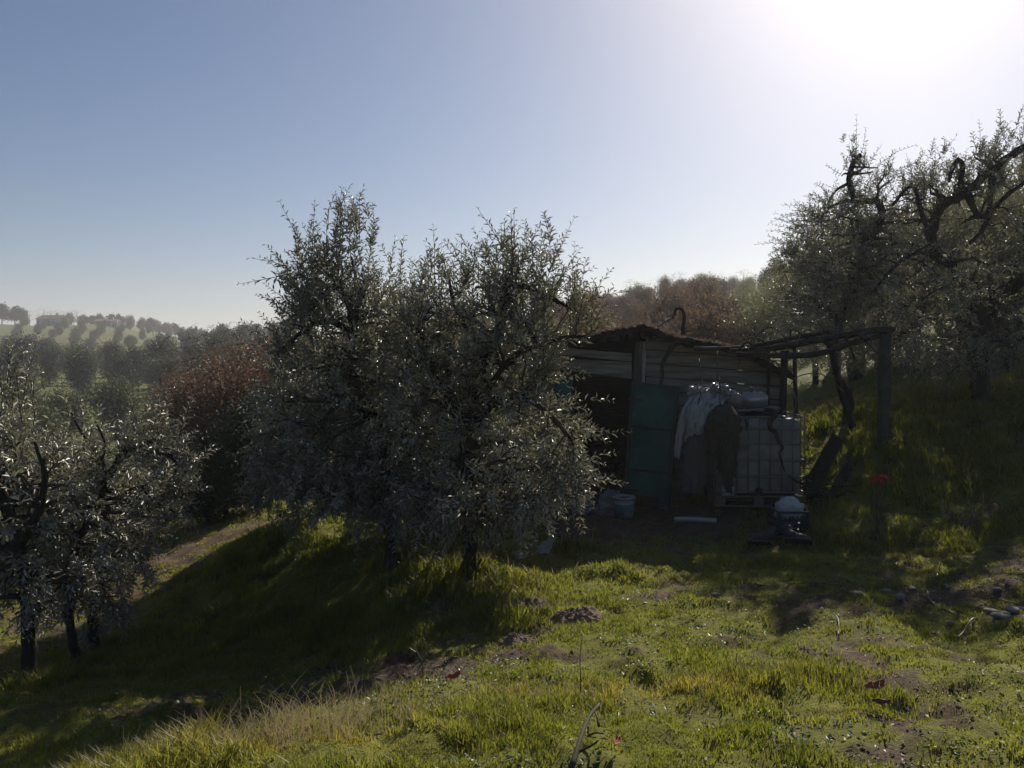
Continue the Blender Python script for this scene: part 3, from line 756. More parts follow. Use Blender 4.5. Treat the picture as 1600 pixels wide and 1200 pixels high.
def weeds():
    n = 14000
    u = rng.uniform(size=n); r = 2.2 + 8.5 * u ** 1.2; a = rng.uniform(-R(40), R(40), n)
    x = r * np.sin(a); y = r * np.cos(a); c = fbm(x * 2.4, y * 2.4, 61, 3) + rng.uniform(-.05, .05, n)
    k = (c > .53); x, y, r = x[k], y[k], r[k]; n = len(x); m = 6
    az = rng.uniform(0, 6.28, (n, m)); D = np.stack([np.cos(az), np.sin(az), rng.uniform(.15, 1.1, (n, m))], -1).reshape(-1, 3); D = unit(D)
    P = np.repeat(np.stack([x, y, gz(x, y)], -1), m, 0) + rng.normal(size=(n * m, 3)) * np.array([.025, .025, .004])
    L = np.repeat(rng.uniform(.010, .026, n) * np.where(rng.uniform(size=n) < .04, 1.9, 1), m) * rng.uniform(.6, 1.2, n * m)
    v, f = leaves_np(P, D, unit(np.array([0, 0, 1.0]) + rng.normal(size=D.shape) * .3), L, L * .55, -.08)
    return tag(link('weeds', mesh_np('weeds', v, [f], [M['weed']], None, False, {'tone': np.repeat(rng.uniform(0, 1, n * m) ** 2, 4)})), 'low broad leaved weeds dotted through the grass', 'weeds', kind='stuff')
weeds()

def litter():
    n = 17000
    r = 2.0 + 8 * rng.uniform(size=n); a = rng.uniform(-R(40), R(40), n)
    x = r * np.sin(a); y = r * np.cos(a)
    pr = .12 + .88 * sstep(.55, .68, fbm(x * 1.3, y * 1.3, 88, 3)) + blob(x, y, _gravel, 1.8, .8)
    for c in HOLES: pr = pr + .8 * blob(x, y, c, .3, .2)
    k = rng.uniform(size=n) < pr * .8; x, y = x[k], y[k]; n = len(x)
    az = rng.uniform(0, 6.28, n); D = unit(np.stack([np.cos(az), np.sin(az), rng.normal(0, .25, n)], -1))
    L = rng.uniform(.015, .045, n)
    v, f = leaves_np(np.stack([x, y, gz(x, y) + .012], -1), D, unit(np.array([0, 0, 1.0]) + rng.normal(size=(n, 3)) * .35), L, L * rng.uniform(.25, .5, n), .1)
    return tag(link('leaf_litter', mesh_np('leaf_litter', v, [f], [M['litter']], None, False, {'tone': np.repeat(rng.uniform(0, 1, n) ** 2.5, 4)})), 'pale fallen olive leaves scattered on the ground', 'leaf litter', kind='stuff')
litter()

def pebbles():
    n = 9000
    r = 2.0 + 8 * rng.uniform(size=n); a = rng.uniform(-R(40), R(40), n); x = r * np.sin(a); y = r * np.cos(a)
    bare = 1 - sstep(.3, .62, green_mask(x, y)); k = rng.uniform(size=n) < bare * .8 + .015
    x, y = x[k], y[k]; n = len(x); s = rng.uniform(.004, .013, n) * np.where(rng.uniform(size=n) < .06, 2.0, 1)
    o = np.array([[1, 0, 0], [0, 1, 0], [-1, 0, 0], [0, -1, 0], [0, 0, .7], [0, 0, -.6]], float)
    v = o[None] * s[:, None, None] * rng.uniform(.6, 1.4, (n, 6, 1)); c = np.stack([x, y, gz(x, y) + s * .3], -1)
    an = rng.uniform(0, 6.28, n); ca, sa = np.cos(an)[:, None], np.sin(an)[:, None]
    v = np.stack([v[..., 0] * ca - v[..., 1] * sa, v[..., 0] * sa + v[..., 1] * ca, v[..., 2]], -1) + c[:, None]
    t = np.array([[0, 1, 4], [1, 2, 4], [2, 3, 4], [3, 0, 4], [1, 0, 5], [2, 1, 5], [3, 2, 5], [0, 3, 5]])
    f = (np.arange(n)[:, None, None] * 6 + t[None]).reshape(-1, 3)
    return tag(link('soil_crumbs', mesh_np('soil_crumbs', v.reshape(-1, 3), [f], [M['soil']])), 'loose soil crumbs and grit on the bare patches', 'soil crumbs', kind='stuff')
pebbles()

# ------------------------------------------------------------------ shed
_A0 = np.array([(830 - 800) / FPX * 12.2, 12.2]); _B0 = np.array([(1225 - 800) / FPX * 11.7, 11.7])
_e = unit(_B0 - _A0); WE = np.array([_e[0], _e[1], 0.0]); WN = np.array([_e[1], -_e[0], 0.0])      # along the front wall, out of the wall
def Wp(px, py, o=0.0):
    """point of the front wall plane (moved out by o) that is seen at a pixel"""
    r = ray(px, py); p0 = np.array([_A0[0], _A0[1], 0]) + WN * o
    return r * (np.dot(p0, WN) / np.dot(r, WN))
SHED_D = 3.2
shed_base = Wp(1010, 800); shed_base[2] = g1(shed_base[0], shed_base[1])
shed = empty('shed', shed_base)
tag(shed, 'low weathered plank shed with sagging roof and open teal doors', 'shed')
def into(mb_parent, mb):      # moves collected points into the parent's frame
    off = np.array(mb_parent.location if mb_parent.parent is None else mb_parent.parent.location)
    mb.v = [v - off for v in mb.v]; return mb
PROF = [(800, 552), (850, 541), (905, 527), (940, 520), (972, 514), (1005, 507), (1035, 519), (1070, 531), (1120, 537), (1165, 549), (1205, 567), (1243, 585)]
def roof_y(px): return float(np.interp(px, [p[0] for p in PROF], [p[1] for p in PROF]))
def board(poly, o, th, m, name='board', parent=shed):
    mb = MB().prism([Wp(x, y, o) for x, y in poly], WN, th)
    ob = into(parent, mb).build(name, m, parent, bevel=.004)
    return ob
def gy(px, o=0):      # pixel row of the ground line at the wall
    p = Wp(px, 800, o); z = g1(p[0], p[1]) - .05; return 555 + (-z) / p[1] * FPX + 2
# boards over the doorway, left of the post
for y0, y1, a, c in ((571, 592, 551, 566), (550, 565, 541, 552.5), (540, 551.5, 527, 537), (526, 536, 516, 522)):
    pts = [(800, y0 - 4 + 4 * 0), (987, y1), (987, max(c, roof_y(987) + 4)), (800, max(a - 4, roof_y(800) + 4))]
    if pts[0][1] - pts[3][1] < 3: pts[3] = (870, max(np.interp(870, [800, 987], [a - 4, c]), roof_y(870) + 4)); pts[0] = (870, np.interp(870, [800, 987], [y0 - 4, y1]))
    if pts[0][1] - pts[3][1] < 2: continue
    board(pts, rng.uniform(-.01, .012), .03, M['wood'])
# boards right of the post down to the ground
for k in range(13):
    t0, t1 = 526 + k * 21, 526 + (k + 1) * 21 - 1.4
    sl = .075
    xs = [1009, 1060, 1110, 1160, 1219]
    top = [(x, max(t0 + (x - 1009) * sl, roof_y(x) + 5)) for x in xs]; bot = [(x, t1 + (x - 1009) * sl) for x in xs]
    keep = [i for i in range(len(xs)) if bot[i][1] - top[i][1] > 2]
    if len(keep) < 2: continue
    lim = [min(bot[i][1], gy(xs[i])) for i in keep]
    if lim[0] - top[keep[0]][1] < 3: continue
    poly = [(xs[i], l) for i, l in zip(keep, lim)] + [top[i] for i in reversed(keep)]
    board(poly, rng.uniform(-.012, .012), .028, M['wood'])
# far left wall piece beside the doorway, posts, lintel
for k in range(6):
    x0 = 800 + k * 11.2
    board([(x0, gy(x0)), (x0 + 10.6, gy(x0 + 10)), (x0 + 10.6, 566 + k), (x0, 565 + k)], rng.uniform(-.01, .01), .028, M['wood'])
board([(989, 600), (1007, 600), (1010.5, 534), (993, 534)], .035, .05, M['wood_pale'], 'post')
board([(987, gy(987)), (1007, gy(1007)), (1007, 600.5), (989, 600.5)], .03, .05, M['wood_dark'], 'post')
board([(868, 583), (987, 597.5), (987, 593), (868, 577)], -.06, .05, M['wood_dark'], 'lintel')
# side and back walls (closed box so that the inside is dark)
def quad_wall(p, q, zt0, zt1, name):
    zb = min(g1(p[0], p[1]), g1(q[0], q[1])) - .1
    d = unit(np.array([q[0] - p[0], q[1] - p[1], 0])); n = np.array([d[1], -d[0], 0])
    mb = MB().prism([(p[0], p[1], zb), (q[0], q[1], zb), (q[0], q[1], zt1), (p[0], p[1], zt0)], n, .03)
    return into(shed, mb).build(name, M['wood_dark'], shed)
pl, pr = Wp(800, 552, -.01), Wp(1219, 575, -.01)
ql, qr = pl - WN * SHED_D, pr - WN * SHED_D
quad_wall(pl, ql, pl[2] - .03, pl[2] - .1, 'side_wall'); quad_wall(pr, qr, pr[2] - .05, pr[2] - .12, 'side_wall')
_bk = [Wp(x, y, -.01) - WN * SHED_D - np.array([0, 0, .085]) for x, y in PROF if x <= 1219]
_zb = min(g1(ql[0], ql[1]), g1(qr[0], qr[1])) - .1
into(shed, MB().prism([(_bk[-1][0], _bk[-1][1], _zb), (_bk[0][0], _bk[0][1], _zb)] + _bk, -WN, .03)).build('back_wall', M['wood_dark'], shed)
# roof: rusty corrugated sheets following the sagging profile, each its own part
for i in range(len(PROF) - 1):
    (x0, y0), (x1, y1) = PROF[i], PROF[i + 1]
    a, c = Wp(x0 - 1.5, y0, .32), Wp(x1 + 1.5, y1, .32)
    nu = 13; u = np.linspace(0, 1, nu); P = np.empty((nu, 5, 3)); up = np.cross(unit(c - a), WN); up = up if up[2] > 0 else -up
    lift = (i % 2) * .012
    for j, v in enumerate(np.linspace(0, 1, 5)):
        row = a + (c - a) * u[:, None] - WN * (v * (SHED_D + .6)) + up * (np.sin(u * np.pi * 6) * .012 + lift + rng.normal(0, .004, nu))[:, None] + np.array([0, 0, -.07 * v])
        P[:, j] = row
    into(shed, MB().grid(P)).build('roof_sheet', M['rust'], shed, True, solid=.012)
for i in range(2, len(PROF) - 1):      # rafters / barge boards under the sheets
    (x0, y0), (x1, y1) = PROF[i], PROF[i + 1]
    board([(x0, y0 + 9 + rng.uniform(0, 3)), (x1, y1 + 9 + rng.uniform(0, 3)), (x1, y1 + 2.2), (x0, y0 + 2.2)], .2 + .012 * (i % 2), .03, M['wood_dark'], 'barge_board')
for px in (985, 1004, 1020, 945, 965):      # beam ends poking out under the ridge
    p = Wp(px, roof_y(px) + 13 + rng.uniform(0, 5), .1)
    into(shed, MB().box(p, (.07, .5, .06), Matrix.Rotation(math.atan2(WN[1], WN[0]) + R(90), 3, 'Z'))).build('rafter', M['wood_dark'], shed, bevel=.004)
# litter of dry leaves and moss lying on the roof edge
def roof_litter():
    n = 1500; px = rng.choice([*range(935, 1240)], n) + rng.uniform(0, 1, n)
    P = np.array([Wp(x, roof_y(x) - 1.2, .3 - abs(rng.normal(0, .25))) for x in px]); P[:, 2] += rng.uniform(0, .03, n) ** 1.0
    D = unit(rng.normal(size=(n, 3)) * np.array([1, 1, .5])); L = rng.uniform(.02, .06, n)
    v, f = leaves_np(P - shed_base, D, unit(np.array([0, 0, 1.0]) + rng.normal(size=(n, 3)) * .5), L, L * .6)
    o = link('roof_litter', mesh_np('roof_litter', v, [f], [M['scrub']], None, False, {'tone': np.repeat(rng.uniform(0, .7, n), 4)}), shed); o['kind'] = 'stuff'
roof_litter()
# doors
def door(c, name, label=None):
    """c: four corners TL, TR, BR, BL in world space"""
    c = [np.asarray(p) for p in c]; n = unit(np.cross(c[1] - c[0], c[3] - c[0])); n = n if n[1] < 0 else -n
    lerp = lambda u, v: (c[0] * (1 - u) + c[1] * u) * (1 - v) + (c[3] * (1 - u) + c[2] * u) * v
    quad = lambda u0, u1, v0, v1: [lerp(u0, v0), lerp(u1, v0), lerp(u1, v1), lerp(u0, v1)]
    d = into(shed, MB().prism(quad(.03, .97, .01, .99), n, .02)).build(name, M['teal'], shed)
    if label: d['label'] = label
    def sub(nm, q, o, th, m):
        mb = MB().prism([p + n * o for p in q], n, th); mb.v = [v - np.array(shed_base) for v in mb.v]; mb.build(nm, m, d, bevel=.003)
    for q in (quad(0, .07, 0, 1), quad(.93, 1, 0, 1), quad(.07, .93, 0, .02), quad(.07, .93, .98, 1)): sub('frame_bar', q, -.012, .05, M['teal_d'])
    for v0 in (.33, .66): sub('rail', quad(.07, .93, v0, v0 + .02), .02, .015, M['teal_d'])
    for v0 in (.12, .82): sub('hinge', quad(-.02, .3, v0, v0 + .02), .036, .008, M['rust'])
    sub('patch', quad(.2, .75, .86, .97), .021, .004, M['rust'])
    mb = MB().box(lerp(.87, .52) + n * .045, (.025, .05, .12)); mb.v = [v - np.array(shed_base) for v in mb.v]; mb.build('handle', M['galv'], d)
    return d
def onz(px, py, o): return Wp(px, py, o)
door([onz(988, 596, .1), onz(1062, 604, .5), onz(1046, 807, .5), onz(974, 799, .1)], 'door', 'wide open teal door leaf leaning against the plank wall')
door([onz(868, 584, .3), onz(893, 586, .06), onz(893, gy(893, .06) - 2, .06), onz(866, gy(866, .3) - 2, .3)], 'door', 'narrow glimpse of the second teal door leaf')
# clutter seen in the doorway
def lump(c, rad, seed, amp=.25, freq=2.0, sub=3, flat=False, crease=False):
    bm = bmesh.new(); bmesh.ops.create_icosphere(bm, subdivisions=sub, radius=1)
    from mathutils import noise
    for v in bm.verts:
        q = v.co * freq + Vector((seed * 3.1, seed * 1.7, seed))
        h = noise.noise(q) + .5 * noise.noise(q * 2.1)
        if crease: h = (abs(noise.noise(q)) * 1.6 + abs(noise.noise(q * 2.3)) * .9) - .6
        v.co = v.co * (1 + amp * h)
        if flat and v.co.z < 0: v.co.z *= .35
        v.co = Vector((v.co.x * rad[0], v.co.y * rad[1], v.co.z * rad[2]))
    me = bpy.data.meshes.new('lump'); bm.to_mesh(me); bm.free(); return me
def put(name, me, loc, m, smooth=False, parent=None, rz=0):
    if not me.materials: me.materials.append(m)
    for p in me.polygons: p.use_smooth = smooth
    o = link(name, me, parent); o.location = loc; o.rotation_euler = (0, 0, rz); return o

# ------------------------------------------------------------------ pergola and vines
perg_b = gd(1382, 11.4)
perg = empty('pergola', perg_b); tag(perg, 'rustic pergola of crooked logs on a mossy concrete post beside the shed', 'pergola')
def ptube(pxpts, rad, m, name, parent, sides=8, n=5, wob=.08, base=None):
    pts = spline([at(*q) for q in pxpts], n); base = base if base is not None else np.array(parent.location)
    rr = np.interp(np.linspace(0, 1, len(pts)), np.linspace(0, 1, len(np.atleast_1d(rad))), np.atleast_1d(rad))
    mb = MB().tube(pts - base, rr, sides, True, wob); return mb.build(name, m, parent, True)
_top = at(1382, 519, 11.4)
_h = _top[2] - perg_b[2] + .3
_pp = np.stack([rng.normal(0, .006, 14), rng.normal(0, .006, 14), np.linspace(-.3, _h - .3, 14)], -1)
MB().tube(_pp, .088, 9, True, .07).build('post', M['concrete'], perg, True)
ptube([(1396, 514, 11.35), (1340, 520, 11.1), (1270, 533, 11), (1200, 545, 11.1), (1140, 549, 11.2)], [.05, .045, .05, .045, .04], M['bark'], 'beam', perg)
ptube([(1378, 524, 11.4), (1330, 536, 11.0), (1290, 550, 10.7), (1240, 556, 10.8), (1150, 553, 11)], [.03, .045, .04, .045, .03], M['bark'], 'beam', perg)
ptube([(1300, 518, 11.5), (1230, 530, 11.4), (1160, 543, 11.3), (1085, 545, 11.3)], [.03, .035, .035, .03], M['bark'], 'beam', perg)
def pole(px, d, ytop, r, nm='pole', lean=0):
    b = gd(px, d); t = at(px + lean, ytop, d)
    MB().tube(resample(np.array([b - (0, 0, .1), (b + t) / 2 + rng.normal(size=3) * .02, t]), .2) - np.array(perg.location), r, 8, True, .08).build(nm, M['bark'], perg, True)
pole(1230, 11.4, 548, .055, lean=-4); pole(1247, 11.6, 540, .032, lean=-6); pole(1201, 11.55, 545, .025)
vine = empty('grape_vine', gd(1312, 11.9)); tag(vine, 'old grape vine with pale arching canes trained over the pergola', 'vine')
ptube([(1333, 668, 11.9), (1322, 635, 11.9), (1312, 606, 11.8), (1304, 570, 11.5), (1296, 540, 11.1), (1280, 530, 11)], [.06, .055, .05, .045, .04, .03], M['bark'], 'trunk', vine)
for pts, r_ in (([(1236, 600, 11.2), (1248, 588, 11.1), (1275, 583, 11), (1297, 592, 11), (1316, 611, 11.1)], .008), ([(1233, 602, 11.2), (1242, 618, 11), (1243, 634, 10.95), (1237, 650, 10.9)], .008),
                ([(1296, 532, 11.1), (1270, 505, 11), (1240, 490, 11), (1200, 495, 11)], .006), ([(1310, 525, 11.1), (1260, 492, 11), (1225, 492, 10.9), (1205, 508, 10.9)], .006),
                ([(1300, 520, 11.1), (1275, 480, 11.2), (1240, 470, 11.3), (1195, 472, 11.3)], .005), ([(1330, 505, 11), (1290, 498, 11), (1250, 470, 11), (1215, 455, 11)], .005),
                ([(1250, 533, 10.9), (1280, 545, 10.9), (1268, 560, 10.9)], .006), ([(1165, 545, 10.8), (1190, 528, 10.8), (1235, 515, 10.9), (1270, 503, 10.9), (1290, 495, 11)], .005),
                ([(1330, 530, 10.9), (1365, 510, 10.8), (1345, 505, 10.8)], .005), ([(1215, 548, 10.9), (1255, 570, 10.9), (1250, 560, 10.9)], .005), ([(1230, 548, 11), (1225, 520, 11.1), (1250, 500, 11.2)], .005)):
    ptube(pts, r_, M['cane'], 'cane', vine, 5, 6, 0)
_r = np.random.default_rng(5)
for i in range(20):
    x0 = _r.uniform(1150, 1360); y0 = np.interp(x0, [1150, 1390], [547, 520]); x1 = x0 + _r.uniform(-70, 70); dd_ = _r.uniform(10.8, 11.6)
    pts = [(x0, y0, dd_), ((x0 + x1) / 2 + _r.uniform(-15, 15), y0 - _r.uniform(0, 28), dd_ + _r.uniform(-.2, .2)), (x1, y0 - _r.uniform(-22, 30), dd_ + _r.uniform(-.3, .3))]
    if i % 3 == 0: pts.append((x1 + _r.uniform(-20, 20), pts[-1][1] + _r.uniform(5, 40), dd_))
    ptube(pts, np.array([.018, .008]) * _r.uniform(.4, 1.2), M['bark'] if i % 4 else M['cane'], 'cane', vine, 5, 6, .1)
hook = empty('hooked_vine_stump', Wp(1067, 540, -1.0)); tag(hook, 'dark hooked vine stump sticking up behind the shed roof', 'stump')
_hb = np.array(hook.location); _hd = _hb[1]
ptube([(1067, 545, _hd), (1067, 515, _hd), (1069, 494, _hd), (1065, 483, _hd), (1057, 483, _hd), (1053, 492, _hd), (1050, 499, _hd)], [.04, .03, .034, .026, .024, .016, .01], M['bark'], 'trunk', hook, wob=.25)
ptube([(1067, 518, _hd), (1080, 517, _hd)], [.02, .012], M['bark'], 'twig', hook, 5)
ptube([(1053, 496, _hd), (1040, 503, _hd), (1025, 512, _hd)], [.012, .01, .006], M['bark'], 'twig', hook, 5)
creeper = empty('climbing_stem', Wp(1030, 600, .3)); tag(creeper, 'thick dark stem climbing the plank wall to the roof edge above the door', 'vine stem')
_cd = float(creeper.location[1])
ptube([(1029, 612, _cd), (1034, 592, _cd), (1035, 570, _cd), (1044, 552, _cd), (1058, 535, _cd - .05), (1078, 531, _cd - .1), (1084, 537, _cd - .1)], [.022, .026, .03, .034, .045, .05, .025], M['bark'], 'trunk', creeper, wob=.25)

# ------------------------------------------------------------------ water tank in its cage
tb = gd(1174, 10.95); tank = empty('water_tank', tb, R(-3)); tag(tank, 'caged white plastic water tank on a pallet beside the teal door', 'water tank')
TW, TDp, TZ0, TH = 1.2, .98, .17, 1.06
bm = bmesh.new(); bmesh.ops.create_cube(bm, size=1)
for v in bm.verts: v.co = Vector((v.co.x * (TW - .06), v.co.y * (TDp - .06), v.co.z * TH + TZ0 + TH / 2))
bmesh.ops.bevel(bm, geom=bm.edges[:], offset=.085, segments=4, affect='EDGES', profile=.5)
me = bpy.data.meshes.new('bottle'); bm.to_mesh(me); bm.free(); put('bottle', me, (0, 0, 0), M['tank'], True, tank)
for z in (.3, .52, .74, .96):      # moulded ribs of the plastic body
    MB().box((0, -TDp / 2 + .028, TZ0 + z), (TW - .3, .02, .05)).build('rib', M['tank'], tank, bevel=.008)
MB().lathe([(0, .06), (.1, .06), (.1, 0)], 20, (0, 0, TZ0 + TH)).build('lid', M['black'], tank, True)
def rod(a, c, r_, nm, parent, m): return MB().tube(np.array([a, c], float), r_, 6).build(nm, m, parent, True)
hx, hy = TW / 2, TDp / 2
for i in range(9):
    x = -hx + TW * i / 8
    rod((x, -hy, TZ0), (x, -hy, TZ0 + TH + .02), .009, 'upright_bar', tank, M['galv'])
    if i % 2 == 0: rod((x, hy, TZ0), (x, hy, TZ0 + TH + .02), .009, 'upright_bar', tank, M['galv'])
for i in range(1, 6):
    y = -hy + TDp * i / 6
    for sx in (-hx, hx): rod((sx, y, TZ0), (sx, y, TZ0 + TH + .02), .009, 'upright_bar', tank, M['galv'])
for z in (.05, .26, .49, .72, .92, TH + .025):
    c = .05; ring = [(-hx + c, -hy - .012), (hx - c, -hy - .012), (hx + .012, -hy + c), (hx + .012, hy - c), (hx - c, hy + .012), (-hx + c, hy + .012), (-hx - .012, hy - c), (-hx - .012, -hy + c)]
    ring = np.array([(x, y, TZ0 + z) for x, y in ring + ring[:2]]); MB().tube(ring, .011, 6, False).build('hoop', M['galv'], tank, True)
pal = MB().box((0, 0, TZ0 - .012), (TW, TDp, .022)).build('pallet', M['pallet'], tank)
for x in (-.52, 0, .52):
    for y in (-.42, 0, .42): MB().box((x, y, .095), (.13, .13, .12)).build('block', M['pallet'], pal, bevel=.004)
for y in (-.42, 0, .42): MB().box((0, y, .021), (TW, .12, .024)).build('plank', M['pallet'], pal, bevel=.003)
MB().lathe([(0, 0), (.045, 0), (.045, .03), (.03, .035), (.03, .07), (0, .07)], 14).build('valve', M['black'], tank, True)
_vl = tank.children[-1]; _vl.rotation_euler = (R(90), 0, 0); _vl.location = (0, -hy + .01, TZ0 + .07)
MB().box((-.42, -hy - .012, TZ0 + .06), (.16, .006, .12)).build('name_plate', M['sheet'], tank)
def snake(pxpts, rad, m, name, label, cat, sides=7):
    b_ = at(*pxpts[-1]); e_ = empty(name, b_); tag(e_, label, cat); ptube(pxpts, rad, m, 'stem', e_, sides, 6, .15); return e_
snake([(1196, 640, 10.5), (1210, 645, 10.35), (1203, 660, 10.34), (1204, 670, 10.34), (1212, 676, 10.34), (1216, 690, 10.34), (1223, 700, 10.34), (1218, 708, 10.34), (1221, 720, 10.34), (1226, 738, 10.34)], [.03, .04, .035, .03, .028, .022, .018, .014, .012, .006], M['bark'], 'crooked_branch', 'dark crooked branch hanging down the front of the tank', 'branch')
snake([(1165, 655, 10.36), (1167, 665, 10.36), (1166, 672, 10.36)], [.012, .018, .008], M['bark'], 'short_branch', 'short dark stub hanging from the tank rim', 'branch')

# ------------------------------------------------------------------ things heaped on the tank
def cloth_mesh(rows, m, fold, seed, freq, b_=None, rag=0.0):
    P = np.array([[at(*q) for q in row] for row in rows])
    P = P + np.random.default_rng(seed).normal(size=P.shape) * np.array([.008, .012, .008])
    cols = np.array([spline(P[:, j], 10) for j in range(P.shape[1])])
    G = np.array([spline(cols[:, i], 16) for i in range(cols.shape[1])])
    n_, m_ = G.shape[:2]; U, V = np.meshgrid(np.linspace(0, 1, m_), np.linspace(0, 1, n_))
    wu = U + .25 * (fbm(U * 3, V * 3, seed + 20) - .5)
    rid = 1 - np.abs(2 * fbm(wu * freq, V * freq * .35, seed, 3) - 1) * 2.2
    rid2 = 1 - np.abs(2 * fbm(wu * freq * 2.3 + V, V * freq * 1.6 - wu, seed + 4, 2) - 1) * 2.4
    f = rid * .8 + rid2 * .45
    G[..., 1] -= f * fold * (.5 + .5 * V); G[..., 2] += rid2 * fold * .45; G[..., 0] += (fbm(U * 3, V * 9, seed + 3) - .5) * fold * 1.5
    if rag: G[..., 2] += (V ** 6) * (fbm(U * 11, U * 0, seed + 8) - .5) * rag
    b_ = G[-1].mean(0) if b_ is None else b_
    return MB().grid(G - b_), b_
def cloth(rows, m, name, label, cat, fold=.02, seed=1, freq=5, rag=.05):
    mb, b_ = cloth_mesh(rows, m, fold, seed, freq, None, rag)
    o = mb.build(name, m, None, True, solid=.003); o.location = b_
    return tag(o, label, cat)
cloth([[(1080, 610, 11.0), (1095, 603, 11.0), (1115, 600, 11.0), (1138, 606, 11.0)], [(1074, 624, 10.6), (1094, 614, 10.55), (1118, 612, 10.6), (1140, 613, 10.65)], [(1066, 643, 10.36), (1084, 636, 10.3), (1106, 638, 10.34), (1124, 640, 10.36)], [(1066, 660, 10.33), (1080, 660, 10.27), (1097, 664, 10.3), (1113, 658, 10.32)], [(1069, 690, 10.33), (1079, 682, 10.27), (1092, 680, 10.3), (1104, 672, 10.32)]],
      M['sheet'], 'plastic_sheet', 'crumpled white plastic sheet draped over the tank top left corner', 'plastic sheet', .05, 3, 5, .06)
cloth([[(1077, 622, 10.5), (1083, 618, 10.5), (1090, 617, 10.5)], [(1063, 643, 10.3), (1068, 641, 10.28), (1073, 640, 10.3)], [(1056, 680, 10.29), (1061, 681, 10.26), (1067, 680, 10.28)], [(1053, 712, 10.29), (1057, 716, 10.26), (1061, 717, 10.28)]],
      M['sheet'], 'plastic_strip', 'narrow white plastic strip hanging between the door and the tank', 'plastic strip', .02, 5, 3, .05)
cloth([[(1072, 650, 10.42), (1090, 652, 10.42), (1108, 655, 10.42)], [(1071, 690, 10.35), (1088, 692, 10.33), (1105, 692, 10.33)], [(1068, 735, 10.34), (1087, 737, 10.31), (1104, 730, 10.32)], [(1066, 766, 10.35), (1084, 772, 10.31), (1102, 758, 10.33)]],
      M['net'], 'net_cloth', 'grey net cloth hanging below the white sheet on the tank', 'net', .03, 7, 4, .1)
hn_b = at(1130, 700, 10.25); hn = empty('harvest_net', hn_b); tag(hn, 'ragged dark brown harvest net bundle hanging down the tank front', 'net')
for i, rows in enumerate(([[(1112, 642, 10.62), (1122, 632, 10.62), (1136, 630, 10.62), (1150, 640, 10.62)], [(1103, 652, 10.32), (1118, 642, 10.26), (1138, 640, 10.26), (1155, 652, 10.3)], [(1101, 668, 10.28), (1116, 664, 10.2), (1138, 664, 10.2), (1157, 668, 10.27)], [(1106, 684, 10.3), (1118, 688, 10.25), (1138, 690, 10.25), (1154, 686, 10.3)]],
        [(1116, 665, 1133, 665), (1117, 695, 1134, 697), (1119, 720, 1133, 722), (1120, 733, 1134, 742)], [(1136, 662, 1155, 664), (1137, 695, 1154, 697), (1138, 722, 1152, 720), (1139, 748, 1150, 742)], [(1104, 664, 1120, 666), (1104, 684, 1119, 686), (1105, 700, 1117, 702), (1104, 708, 1116, 716)], [(1124, 690, 1146, 690), (1127, 725, 1147, 724), (1129, 752, 1145, 750), (1131, 766, 1144, 772)])):
    if i: rows = [[(a_, y_, 10.3 - .02 * i), ((a_ + c_) / 2, (y_ + z_) / 2 + 1, 10.24 - .02 * i), (c_, z_, 10.29 - .02 * i)] for a_, y_, c_, z_ in rows]
    mb, _ = cloth_mesh(rows, None, .03 if i else .05, 30 + i, 5, hn_b, .12); mb.build('fold', M['net_brown'], hn, True, solid=.003)
for i in range(5):
    x = 1112 + i * 9; MB().tube(spline([at(x, 690, 10.2), at(x + rng.uniform(-3, 3), 720, 10.2), at(x + rng.uniform(-4, 4), 735 + rng.uniform(0, 25), 10.21)], 4) - hn_b, .003, 4).build('cord', M['cane'], hn)
_tt = TZ0 + TH + tb[2]
def on_tank(px, d, dz=0): return np.array([(px - 800) / FPX * d, d, _tt + .04 + dz])
pb = on_tank(1170, 10.75)
o = MB().box((0, 0, .07), (.8, .3, .025), Matrix.Rotation(R(-4), 3, 'Y')).build('plank', M['wood'], None, bevel=.004); o.location = pb; tag(o, 'pale plank lying across the tank top under the metal canister', 'plank')
for i, (px, d) in enumerate(((1150, 10.62), (1190, 10.62))):
    o = MB().box((0, 0, .028), (.12, .5, .05), jit=.006).build('timber_block', M['wood_dark']); o.location = on_tank(px, d + .1, -.02); tag(o, ('timber block on the tank under the plank, nearer the net', 'timber block on the tank under the plank, nearer the pergola')[i], 'timber block')
can = empty('metal_canister', on_tank(1177, 10.75, .1)); tag(can, 'dented silvery canister with a short spout on top of the tank', 'canister')
bm = bmesh.new(); bmesh.ops.create_cube(bm, size=1)
for v in bm.verts: v.co = Vector((v.co.x * .36, v.co.y * .26, v.co.z * .21 + .105))
bmesh.ops.bevel(bm, geom=bm.edges[:], offset=.035, segments=3, affect='EDGES')
me = bpy.data.meshes.new('body'); bm.to_mesh(me); bm.free(); put('body', me, (0, 0, 0), M['alu'], True, can)
MB().lathe([(0, .075), (.035, .075), (.038, .06), (.028, .055), (.028, 0)], 14, (-.03, -.03, .205)).build('spout', M['galv'], can, True)
MB().tube(spline([(.05, 0, .2), (.06, 0, .24), (.12, 0, .24), (.14, 0, .2)], 4), .009, 6).build('handle', M['galv'], can, True)
jar = empty('plastic_bottle', on_tank(1147, 10.72, .1)); tag(jar, 'pale round bottle lying beside the metal canister on the tank', 'bottle')
_rx = np.array(Matrix.Rotation(R(90), 3, 'Y'))
mb = MB().lathe([(0, -.13), (.08, -.13), (.1, -.11), (.1, .06), (.08, .1), (.035, .12), (.035, .15), (0, .15)], 18); mb.v = [v @ _rx.T + (0, 0, .1) for v in mb.v]; mb.build('body', M['bag'], jar, True)
